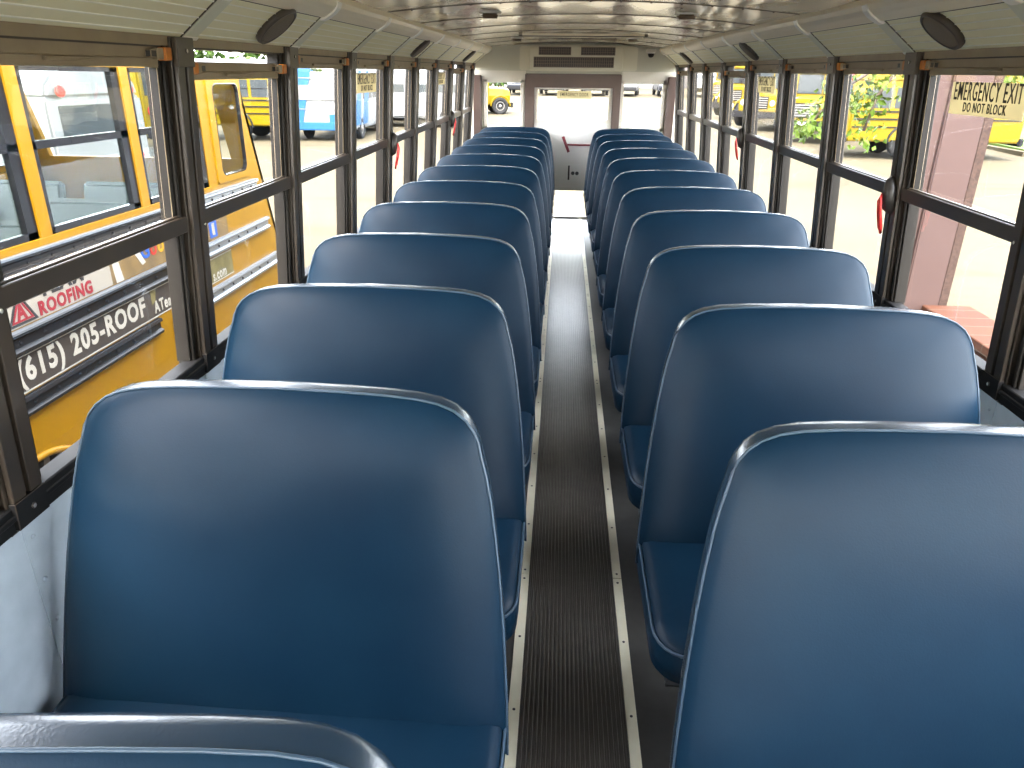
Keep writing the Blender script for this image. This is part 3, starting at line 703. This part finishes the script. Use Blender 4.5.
    q = MB(); q.prism([(4.60, .61), (4.66, .61), (4.72, .345), (4.63, .345)], XS + .004, XS + .0055, 'textcream', 'x'); q.prism([(4.80, .61), (4.88, .61), (5.02, .40), (4.97, .39)], XS + .004, XS + .0055, 'textcream', 'x'); P(q, 'picture_stripe')
    q = MB(); q.prism([(5.0, .19), (5.08, .19), (5.05, .10), (5.0, .08)], XS + .004, XS + .0055, 'banner_green', 'x'); P(q, 'picture_stripe')
    R, U = (0, 1, 0), (0, 0, 1)
    def T(body, size, y, z, k, bold=.003, width=1.):
        o = text('lettering', body, size, (XS + .0065, y, z), R, U, k, None, bold, width, .001); o.parent = root; o.matrix_parent_inverse = Matrix.Translation(-ml); return o
    T('(615) 205-ROOF', .185, 3.555, .042, 'textcream', .0065, .91)
    T('ATeam', .125, 5.02, .012, 'textcream', .003, .8)
    T('s.com', .125, 6.0, .0, 'textcream', .003, .8)
    T('-TEAM', .155, 3.815, .462, 'textgrey', .006, .98)
    T('ROOFING', .11, 3.845, .362, 'textred', .0045, .95)
    tri = MB(); yA, yB, zA, zB = 3.585, 3.83, .355, .545; ym = (yA + yB)/2
    for (o0, o1, k, t) in ((0, .2, 'textgrey', .0075), (.26, .42, 'textred', .0075)):
        c = (ym, zA + .065)
        def sc(p, f): return (c[0] + (p[0] - c[0])*(1 - f), c[1] + (p[1] - c[1])*(1 - f))
        A0 = [(yA, zA), (yB, zA), (ym, zB)]
        tri.rings([[(XS + .0045, *sc(p, o0)) for p in A0], [(XS + t, *sc(p, o0)) for p in A0], [(XS + t, *sc(p, o1)) for p in A0], [(XS + .0045, *sc(p, o1)) for p in A0]], k, (False, False))
    P(tri, 'triangle_emblem')
    T('A', .12, ym - .038, zA + .03, 'textred', .005, .9)
    yy = 4.97
    for ch, k in (('G', 'gblue'), ('o', 'gred'), ('o', 'gyel'), ('g', 'gblue'), ('l', 'gyel'), ('e', 'gred')):
        T(ch, .165, yy, .43, k, .004, 1.0); yy += .13 if ch == 'G' else (.055 if ch == 'l' else .105)
    q = MB(); q.box(XS + .004, XS + .006, 6.06, 6.2, .36, .50, 'gblue'); q.box(XS + .006, XS + .007, 6.105, 6.155, .38, .48, 'banner_cream'); P(q, 'blue_emblem')
    # fuel door
    q = MB(); q.prism(rrect(5.235, 5.53, -.36, -.10, .04), XS, XS + .012, 'yellow', 'x'); fd = P(q, 'fuel_door', bevel=.004)
    o = text('lettering', 'DIESEL', .075, (XS + .0135, 5.26, -.175), R, U, 'ink', None, .0015, .95, .001); o.parent = fd
    fd.matrix_parent_inverse = Matrix.Translation(-ml)
    # seam lines and skirt
    q = MB(); q.box(XS, XS + .003, 5.60, 5.606, -.8, -.16, 'seam'); q.box(XS, XS + .006, yf, ac - ar, -.415, -.405, 'yellow'); q.box(XS, XS + .006, ac + ar, 7.6, -.545, -.535, 'seam')
    P(q, 'panel_seam')
    # arch lip, wheels
    q = MB(); q.tube([(XS + .01, ac + (ar + .01)*math.cos(a), -.98 + (ar + .01)*math.sin(a)) for a in [PI*.94 - PI*.88*i/20 for i in range(21)]], .022, 'yellow', 8); P(q, 'wheel_arch_lip', smooth=True)
    def W(x, y, side):
        n0 = len(bpy.data.objects)
        wheel(root, x - ml.x, y - ml.y, .5, .5, side)
    W(XS - .2, ac, 1); W(XO + .2, ac, -1); W(XS - .2, -2.6, 1)
    # seats inside
    for i in range(8):
        for xc in (-3.72, -4.83):
            q = MB(); yy = -.3 + .9*i
            q.prism([(yy, .3), (yy + .1, .3), (yy + .20, .78), (yy + .16, .82), (yy + .11, .80)], xc - .46, xc + .46, 'seatgreen', 'x')
            q.box(xc - .46, xc + .46, yy - .38, yy + .05, .3, .42, 'seatgreen'); q.box(xc - .4, xc + .4, yy - .2, yy - .1, -.02, .3, 'busblack')
            P(q, 'seat', bevel=.03)
    # bumper, tail lamps, front cap
    q = MB(); q.box(XO - .02, XS + .02, 7.85, 7.98, -.75, -.5, 'busblack'); P(q, 'bumper', bevel=.02)
    q = MB(); q.box(XO, XS, yf - .06, yf, -.8, .78, 'yellow'); q.box(XO, XS, yf - .06, yf, 1.7, 1.9, 'yellow'); P(q, 'front_cap')
    tag(root, 'large yellow school bus parked alongside on the left, with a dark phone number banner', 'bus')
    root.rotation_euler = (-.009, 0, 0)
    return root
adjacent_bus()

# generic school bus ---------------------------------------------------
def make_bus(length, paint, roofk, hood=True, rail=True):
    """local: z=0 ground, +y the front, body from y=0 (tail) to length"""
    r = empty('school_bus')
    H = 1.2; zf = .55
    prof = [(-H, zf), (H, zf), (H, 2.15), (H*.97, 2.45)]
    rp = [(-H*.985, 2.38), (-H*.93, 2.62), (-H*.78, 2.79), (-H*.4, 2.88), (0, 2.9), (H*.4, 2.88), (H*.78, 2.79), (H*.93, 2.62), (H*.985, 2.38)]
    b = MB(); b.prism([(-H, zf), (H, zf), (H, 2.2), (H*.985, 2.38), (-H*.985, 2.38), (-H, 2.2)], 0, length, paint, 'y'); b.build('body', r, bevel=.05)
    b = MB(); b.prism(rp, .02, length - .02, roofk, 'y'); b.build('roof', r, bevel=.06)
    nW = int((length - 1.2)/.78)
    for sx in (-1, 1):
        for i in range(nW):
            y0 = .55 + i*.78
            b = MB(); x0, x1 = sorted((sx*(H - .02), sx*(H + .008)))
            b.box(x0, x1, y0, y0 + .66, 1.58, 2.2, 'glass_far'); xa, xb = sorted((sx*(H + .008), sx*(H + .016))); b.box(xa, xb, y0, y0 + .66, 1.87, 1.90, 'busblack')
            b.build('window', r)
        if rail:
            for z0, z1 in ((1.45, 1.50), (1.22, 1.27), (.98, 1.02)):
                b = MB(); x0, x1 = sorted((sx*H, sx*(H + .025))); b.box(x0, x1, .1, length - .1 if z0 > 1 else length*.45, z0, z1, 'busblack'); b.build('rub_rail', r)
        for yy in ((2.1, length + .7) if hood else (1.9, length - 1.6)):
            wheel(r, sx*(H - .16), yy, .5, .5, sx)
            b = MB(); pts = [(sx*(H + .012), yy + .6*math.cos(a), .5 + .6*math.sin(a)) for a in [PI*i/14 for i in range(15)]]; b.tube(pts, .035, 'busblack' if not hood or yy < 3 else paint, 6); b.build('wheel_arch_lip', r)
    for sx in (-1, 1):
        b = MB(); b.lathe([(.11, 0), (.10, .03), (.03, .04)], (sx*.85, -.02, 2.5), (0, -1, 0), 'lamp_red', 14); b.lathe([(.11, 0), (.10, .03), (.03, .04)], (sx*.85, -.02, 1.2), (0, -1, 0), 'lamp_red', 14); b.build('tail_lamp', r)
    b = MB(); b.box(-.95, .95, -.01, .02, 1.6, 2.25, 'glass_far'); b.build('rear_window', r)
    b = MB(); b.box(-1.22, 1.22, -.14, .0, .5, .75, 'busblack'); b.build('bumper', r, bevel=.03)
    L = length
    b = MB(); b.box(-1.05, 1.05, L - .02, L + .02, 1.62, 2.34, 'glass_far'); b.build('windshield', r, bevel=.05)
    b = MB(); b.box(-.02, .02, L + .02, L + .035, 1.62, 2.34, paint); b.build('windshield_post', r)
    b = MB(); b.prism([(-1.1, 2.36), (1.1, 2.36), (.95, 2.72), (-.95, 2.72)], L - .1, L + .06, paint, 'y'); b.build('front_cap', r, bevel=.04)
    for x, k in ((-.85, 'lamp_red'), (.85, 'lamp_red'), (-.6, 'lamp_amber'), (.6, 'lamp_amber')):
        b = MB(); b.lathe([(.10, 0), (.095, .03), (.04, .04)], (x, L + .06, 2.53), (0, 1, 0), k, 14); b.build('warning_lamp', r)
    if hood:
        hp = [(-1.0, .6), (1.0, .6), (1.05, 1.1), (.85, 1.5), (.5, 1.58), (-.5, 1.58), (-.85, 1.5), (-1.05, 1.1)]
        b = MB(); b.rings([[(x, L - .02, z) for x, z in hp], [(x*.97, L + .9, z - (.02 if z > 1 else 0)) for x, z in hp], [(x*.88, L + 1.35, z - (.12 if z > 1.2 else 0)) for x, z in hp]], paint); b.build('hood', r, bevel=.05)
        b = MB(); b.box(-.5, .5, L + 1.33, L + 1.38, .8, 1.32, 'busblack')
        for i in range(5): b.box(-.48, .48, L + 1.38, L + 1.39, .85 + i*.095, .89 + i*.095, 'hub')
        b.build('grille', r)
        for sx in (-1, 1):
            b = MB(); b.lathe([(.13, 0), (.12, .03), (.05, .045)], (sx*.7, L + 1.33, 1.05), (0, 1, 0), 'lamp_clear', 16); b.build('headlamp', r)
            b = MB(); b.tube([(sx*1.0, L, 1.7), (sx*1.35, L + .5, 1.85), (sx*1.35, L + .5, 2.2)], .02, 'busblack', 6); b.box(sx*1.35 - .1, sx*1.35 + .1, L + .46, L + .52, 1.85, 2.2, 'busblack'); b.build('mirror', r)
        b = MB(); b.box(-1.18, 1.18, L + 1.36, L + 1.5, .42, .70, 'busblack'); b.build('bumper', r, bevel=.03)
        b = MB(); b.box(-.18, .18, L + 1.5, L + 1.51, .5, .64, 'whitepl'); b.build('licence_plate', r)
    else:
        for sx in (-1, 1):
            b = MB(); b.lathe([(.12, 0), (.11, .03), (.05, .045)], (sx*.85, L, 1.0), (0, 1, 0), 'lamp_clear', 16); b.build('headlamp', r)
        b = MB(); b.box(-1.2, 1.2, L - .02, L + .14, .45, .7, 'busblack'); b.build('bumper', r, bevel=.03)
    return r
def put(o, x, y, rz, label, cat, group=None, sc=1.):
    o.scale = (sc, sc, sc)
    o.location = (x, y, GZ(y)); o.rotation_euler = (0, 0, rz); return tag(o, label, cat, group)
def side_on(x_tail_sign): return -PI/2 if x_tail_sign > 0 else PI/2

# vans -------------------------------------------------------------------
def make_van(length=5.6, h=2.5, paint='buswhite', stripe=False):
    r = empty('van'); W = 1.0
    prof = [(0, .35), (length, .35), (length + .02, .9), (length - .15, 1.05), (length - .75, 1.2), (length - 1.35, h - .35), (length - 1.7, h - .05), (.25, h), (.02, h - .25)]
    b = MB(); b.prism(prof, -W, W, paint, 'x'); b.build('body', r, bevel=.07, seg=3)
    for sx in (-1, 1):
        x0, x1 = sorted((sx*(W - .02), sx*(W + .01)))
        b = MB(); b.prism([(length - 2.2, 1.3), (length - .95, 1.3), (length - 1.42, h - .4), (length - 2.2, h - .4)], x0, x1, 'glass_far', 'x'); b.build('window', r)
        b = MB(); b.box(x0, x1, length - 3.6, length - 2.35, 1.3, h - .4, 'glass_far'); b.build('window', r)
        b = MB(); b.box(x0, x1, .3, length - 3.8, 1.3, h - .4, 'glass_far' if not stripe else paint); b.build('window', r)
        for yy in (1.1, length - .95): wheel(r, sx*(W - .1), yy, .36, .36, sx, .22)
        if stripe:
            for a in (0.2, 1.2):
                b = MB(); b.prism([(a, .5), (a + .7, .5), (a + 1.2, 2.2), (a + .8, 2.2)], *sorted((sx*W, sx*(W + .012))), 'busblue', 'x'); b.build('stripe', r)
    b = MB(); b.prism([(-W*.9, 1.3), (W*.9, 1.3), (W*.85, h - .4), (-W*.85, h - .4)], -.03, .03, 'carsilver' if stripe else 'glass_far', 'y')
    for zz in ((1.0, 1.3, 1.62, 1.95) if stripe else ()): b.box(-W*.9, W*.9, -.036, -.03, zz, zz + .025, 'hub')
    b.build('rear_window', r)
    b = MB(); b.box(-W, W, -.1, .02, .35, .6, 'busblack' if not stripe else 'busblue'); b.build('bumper', r, bevel=.03)
    if stripe:
        b = MB(); b.prism([(-W, .6), (-W + .3, .6), (-W + .75, 2.45), (-W + .3, 2.45)], -.02, .0, 'busblue', 'y'); b.prism([(.2, .6), (W, .6), (W, .85), (.2, .85)], -.02, .0, 'busblue', 'y'); b.build('stripe', r)
    for sx in (-1, 1):
        b = MB(); b.box(sx*.88 - .08, sx*.88 + .08, -.02, .02, .9, 1.25, 'lamp_red'); b.build('tail_lamp', r)
    return r

# right-hand buses
bA = make_bus(5.5, 'yellow2', 'yellow2', hood=False)
put(bA, 8.1, 23.9, -PI/2, 'short yellow school bus standing side-on beyond the right windows behind the pink column', 'bus', None, .88)
hooded = make_bus(8.5, 'yellow2', 'buswhite', hood=True)
def rear_pos(fx, fy, rz, L=8.8):   # place the nose at (fx, fy)
    return fx + math.sin(rz)*L, fy - math.cos(rz)*L
def hooded_bus(fx, fy, rz, label, first=False, grp='yellow buses parked in the right rear row'):
    o = hooded if first else copy_tree(hooded); x, y = rear_pos(fx, fy, rz)
    return put(o, x, y, rz, label, 'bus', grp, .88)
hooded_bus(8.0, 26.9, PI - .694, 'yellow bus with hood facing the camera behind the green leaves, left of the side-on bus', True)
hooded_bus(7.4, 31.2, PI - .694, 'yellow hooded bus nose seen between right window posts, next behind the leafy one')
hooded_bus(7.6, 36.8, PI - .694, 'yellow hooded bus nose, third back in the right parked row')
hooded_bus(8.3, 43.4, PI - .694, 'small far yellow bus nose, last in the right parked row')
# left side
bL = make_bus(10.5, 'yellow2', 'buswhite', hood=False)
put(bL, -9.2, 25.9, PI/2, 'yellow bus with white roof standing side-on beyond the left windows', 'bus', None, .86)
v = make_van(5.0, 2.15, 'buswhite', True); put(v, -8.05, 25.3, .0, 'white van with slanted blue stripes beside the side-on yellow bus', 'van')
v = make_van(6.4, 2.0, 'buswhite'); v.name = 'van'; put(v, -3.6, 31.6, PI/2, 'white van standing side-on beyond the middle left windows', 'van', 'white vans on the left')
v = make_van(6.0, 2.1, 'buswhite'); put(v, -6.2, 34.7, PI/2, 'white van farther back behind the side-on white van', 'van', 'white vans on the left')
# beyond the adjacent bus
wb = make_bus(8.0, 'buswhite', 'buswhite', hood=False, rail=False); put(wb, -7.9, 12.6, 1.35, 'white bus seen through the windows of the adjacent yellow bus', 'bus', None, .85)
o = copy_tree(hooded); put(o, -11.6, 21.5, PI/2 + .15, 'yellow bus seen through the adjacent bus windows behind the white one', 'bus')
# rear: yellow bus in left rear window
o = copy_tree(hooded); x, y = rear_pos(-2.05, 39.5, -PI/2 + .25); put(o, x, y, -PI/2 + .25, 'yellow bus nose with a round wheel seen through the rear left window', 'bus', None, .8)

# cars behind the rear door
def make_car(paint):
    r = empty('car')
    prof = [(0, .3), (4.4, .3), (4.45, .7), (4.2, .85), (3.25, .98), (2.6, 1.42), (1.2, 1.45), (.55, 1.02), (.05, .95)]
    b = MB(); b.prism(prof, -.88, .88, paint, 'x'); b.build('body', r, bevel=.08, seg=3)
    for sx in (-1, 1):
        x0, x1 = sorted((sx*.86, sx*.89)); b = MB(); b.prism([(.85, 1.02), (3.0, 1.02), (2.5, 1.36), (1.3, 1.38)], x0, x1, 'glass_far', 'x'); b.build('side_window', r)
        for yy in (.85, 3.55): wheel(r, sx*.8, yy, .32, .32, sx, .2)
    b = MB(); b.hexa([(-.75, 3.05, 1.06), (.75, 3.05, 1.06), (.75, 3.12, 1.06), (-.75, 3.12, 1.06), (-.65, 2.62, 1.38), (.65, 2.62, 1.38), (.65, 2.69, 1.38), (-.65, 2.69, 1.38)], 'glass_far'); b.build('windshield', r)
    b = MB(); b.box(-.85, .85, 4.38, 4.5, .35, .55, 'busblack'); b.build('bumper', r, bevel=.02)
    for sx in (-1, 1):
        b = MB(); b.box(sx*.68 - .12, sx*.68 + .12, 4.36, 4.44, .66, .78, 'lamp_clear'); b.build('headlamp', r)
    return r
protos = {k: make_car(k) for k in ('carwhite', 'carsilver', 'cardark')}
used = set()
cars = [(-3.4, 'cardark', 'dark car, leftmost in the far row seen through the rear door glass'), (-.9, 'carsilver', 'silver car in the far row, left of the middle of the rear door'),
        (1.7, 'carwhite', 'white car in the far row behind the centre of the rear door'), (4.4, 'carsilver', 'silver car in the far row at the right of the rear door glass'),
        (7.1, 'cardark', 'dark car in the far row seen through the rear right window, its left one'), (9.8, 'carwhite', 'white car in the far row seen through the rear right window, its right one')]
for x, k, lab in cars:
    o = protos[k] if k not in used else copy_tree(protos[k]); used.add(k)
    put(o, x + .3, 60.5, PI + random.uniform(-.15, .15), lab, 'car', 'cars in the far row behind the rear door')

# building far behind on the right
b_ = empty('building', (14, 72, GZ(72)))
q = MB(); q.box(-16, 4, 0, 8, 0, 4.2, 'bldg'); q.build('wall', b_)
q = MB(); q.prism([(-16.4, 4.1), (4.4, 4.1), (4.4, 4.4), (-6, 5.3), (-16.4, 4.4)], -.4, 8.4, 'bldg', 'y'); q.build('roof', b_)
for x in (-13.5, -9, -4.5, 0):
    q = MB(); q.box(x, x + 2.6, -.05, .02, .0 if x in (-9, 0) else 1.1, 2.8 if x in (-9, 0) else 2.6, 'bldgdark'); q.build('roll_door' if x in (-9, 0) else 'window', b_)
b_.location = (10, 72, GZ(72)); tag(b_, 'long white building far behind the row of cars', 'building')

# pink column and brick wall
e = empty('steel_column', (2.87, 6.3, GZ(6.3))); ml = Vector(e.location)
q = MB(); q.box(2.80, 3.09, 6.12, 6.44, GZ(6.3), 3.6, 'pink')
for x0, x1, k in ((2.715, 2.80, 'pink'), (3.09, 3.165, 'pink')): pass
q.box(2.70, 2.80, 6.15, 6.40, GZ(6.3), 3.6, 'pink')
o = q.build('shaft', e, bevel=.01); o.matrix_parent_inverse = Matrix.Translation(-ml)
q = MB(); q.box(3.09, 3.165, 6.13, 6.42, GZ(6.3), 3.6, 'pinkdark'); o = q.build('dark_edge', e, bevel=.006); o.matrix_parent_inverse = Matrix.Translation(-ml); o['label'] = 'dark edge strip'
tag(e, 'pink painted square column outside the nearest right window', 'column')
q = MB(); q.box(2.98, 3.32, 2.2, 6.10, GZ(4) - .02, -.10, 'brick'); q.box(2.955, 3.345, 2.18, 6.115, -.16, -.085, 'brick')
tag(q.build('brick_wall', bevel=.006, seg=1), 'low red brick wall running up to the pink column', 'wall')
# kerb and grass on the right
q = MB(); q.box(13.9, 14.15, 24.2, 29, GZ(24) - .2, GZ(24) + .14, 'ground'); q.box(14.15, 40, 24.2, 24.5, GZ(24) - .2, GZ(24) + .14, 'ground'); tag(q.build('kerb'), 'pale concrete kerb at the edge of the grass on the right', 'kerb')
q = MB(); q.hexa([(14.2, 24.6, GZ(24.6)), (40, 24.6, GZ(24.6)), (40, 29, GZ(29)), (14.2, 29, GZ(29)), (14.2, 24.6, GZ(24.6) + .16), (40, 24.6, GZ(24.6) + .16), (40, 29, GZ(29) + .16), (14.2, 29, GZ(29) + .16)], 'grass')
o = q.build('grass'); tag(o, 'green grass verge beyond the kerb on the right', 'grass', kind='stuff')

# trees --------------------------------------------------------------------
def leaves(mb, c, rad, n, size, k, rnd, droop=0):
    for i in range(n):
        while True:
            p = Vector((rnd.uniform(-1, 1), rnd.uniform(-1, 1), rnd.uniform(-1, 1)))
            if p.length < 1: break
        p = Vector((p.x*rad[0], p.y*rad[1], p.z*rad[2])) + Vector(c)
        d = Vector((rnd.uniform(-1, 1), rnd.uniform(-1, 1), rnd.uniform(-.9, .3) - droop)).normalized(); s = size*rnd.uniform(.6, 1.3)
        w = d.cross(Vector((rnd.uniform(-1, 1), rnd.uniform(-1, 1), rnd.uniform(-1, 1)))).normalized()*s*.3; n_ = d.cross(w).normalized()*s*.08
        mb.add([p, p + d*s*.45 + w + n_, p + d*s, p + d*s*.45 - w + n_], [(0, 1, 2), (0, 2, 3)], k)
rnd = random.Random(5)
t = empty('tree', (7.45, 17.4, GZ(17.4)))
q = MB(); q.tube([(0, 0, 0), (.03, .02, 1.2), (-.05, 0, 2.6), (-.1, 0, 3.6)], .10, 'bark', 8)
br = [((-.05, 0, 2.3), (-.9, -.2, 2.6), (-1.7, -.3, 2.1), (-2.2, -.4, 1.5)), ((0, 0, 2.4), (-.5, -.3, 2.7), (-1.0, -.5, 2.0), (-1.2, -.6, 1.3)), ((0, 0, 2.6), (.7, .2, 2.9), (1.4, .2, 2.7), (1.9, .2, 2.3)), ((-.08, 0, 3.0), (-.2, -.2, 3.8), (-.5, -.2, 4.3), (-.8, -.2, 4.5)), ((0, 0, 2.8), (.4, 0, 3.5), (.9, 0, 4.0), (1.2, 0, 4.2))]
for p in br: q.tube(p, .035, 'bark', 6)
q.build('trunk', t, smooth=True)
q = MB()
for p in br:
    for a in p[1:]: leaves(q, a, (.5, .5, .38), 48, .16, 'leaf', rnd, .4)
for c, r_ in (((-1.9, -.3, 1.75), (.55, .4, .35)), ((-1.2, -.4, 1.9), (.4, .4, .45)), ((-2.4, -.4, 1.35), (.35, .3, .25)), ((0, 0, 3.9), (1.3, 1.0, .6)), ((.9, 0, 3.2), (.8, .8, .5)), ((1.8, .1, 2.3), (.5, .5, .5)), ((.95, -.2, 2.0), (.4, .35, .5))):
    leaves(q, c, r_, 80, .17, 'leaf', rnd, .4)
q.build('foliage', t)
tag(t, 'small bright green leafy tree in front of the right buses', 'tree')
# background tree row
def bg_tree(seed):
    rr_ = random.Random(seed); t = empty('tree')
    q = MB(); q.tube([(0, 0, 0), (.1, 0, 2), (0, .1, 4.2)], .22, 'bark', 8); q.build('trunk', t, smooth=True)
    q = MB()
    for i in range(14):
        a = rr_.uniform(0, 6.28); rad = rr_.uniform(.2, 1.9); leaves(q, (rad*math.cos(a), rad*math.sin(a), rr_.uniform(.8, 4.2)), (1.1, 1.1, .9), 120, .45, 'leaf2' if i % 3 else 'leaf', rr_)
    q.build('foliage', t); return t
tp = [bg_tree(1), bg_tree(2)]
spots = [(-33.5, 50, 'left'), (-25.5, 52, 'left'), (-18, 50, 'left'), (-10.3, 52, 'left'), (-4.5, 66, 'left'), (15.5, 64, 'right'), (23, 62, 'right'), (31, 58, 'right'), (38, 51, 'right'), (33, 43, 'right'), (23, 36, 'right')]
words = ['farthest left', 'second from the left', 'third from the left', 'fourth from the left', 'rightmost', 'leftmost', 'second from the left', 'third from the left', 'third from the right', 'second from the right', 'nearest, above the grass verge']
for i, (x, y, s) in enumerate(spots):
    o = tp[i] if i < 2 else copy_tree(tp[i % 2])
    o.location = (x, y, GZ(y)); o.rotation_euler = (0, 0, i*1.3); sc_ = 1.15 + .12*(i % 3); o.scale = (sc_, sc_, sc_)
    tag(o, 'green background tree behind the %s hand vehicles, %s of that row' % (s, words[i]), 'tree', 'background trees on the %s' % s)

# ------------------------------------------------------------------ light
w = bpy.data.worlds.new('sky'); SC.world = w; w.use_nodes = True; nt = w.node_tree; bg = nt.nodes['Background']
sky = nt.nodes.new('ShaderNodeTexSky'); sky.sky_type = 'NISHITA'; sky.sun_disc = False; sky.sun_elevation = math.radians(58); sky.sun_rotation = math.radians(195)
sky.air_density = 1.0; sky.dust_density = 3.5; sky.ozone_density = 1.0
mx = nt.nodes.new('ShaderNodeMix'); mx.data_type = 'RGBA'; mx.inputs[0].default_value = .6; mx.inputs[7].default_value = (4.2, 4.1, 3.9, 1)
nt.links.new(sky.outputs[0], mx.inputs[6]); nt.links.new(mx.outputs[2], bg.inputs[0]); bg.inputs[1].default_value = .55
sun = bpy.data.lights.new('sun', 'SUN'); sun.energy = 1.2; sun.angle = math.radians(.6); sun.color = (1, .95, .86)
so = bpy.data.objects.new('sun', sun); COL.objects.link(so)
dv = Vector((.0, -.52, .85)).normalized(); so.rotation_euler = dv.to_track_quat('Z', 'Y').to_euler()

# ------------------------------------------------------------------ camera
cam = bpy.data.cameras.new('camera'); co = bpy.data.objects.new('camera', cam); COL.objects.link(co); SC.camera = co
cam.sensor_fit = 'HORIZONTAL'; cam.sensor_width = 36; cam.lens = 730/1024*36; cam.clip_start = .02; cam.clip_end = 500
p, yw, rl = math.radians(23.23647), math.radians(3.584903), math.radians(-.592762)
f = Vector((-math.sin(yw)*math.cos(p), math.cos(yw)*math.cos(p), -math.sin(p))); r = Vector((math.cos(yw), math.sin(yw), 0)); dn = f.cross(r)
r2 = r*math.cos(rl) + dn*math.sin(rl); d2 = -r*math.sin(rl) + dn*math.cos(rl)
mw = Matrix(((r2.x, -d2.x, -f.x, -.1075), (r2.y, -d2.y, -f.y, 0), (r2.z, -d2.z, -f.z, 1.69), (0, 0, 0, 1)))
co.matrix_world = mw
SC.view_settings.view_transform = 'Standard'; SC.view_settings.look = 'None'; SC.view_settings.exposure = 3.45; SC.view_settings.gamma = 1.0; SC.view_settings.use_curve_mapping = False
SC.cycles.max_bounces = 14; SC.cycles.diffuse_bounces = 8; SC.cycles.glossy_bounces = 5; SC.cycles.transparent_max_bounces = 40; SC.cycles.caustics_reflective = False
SC.cycles.sample_clamp_indirect = 6
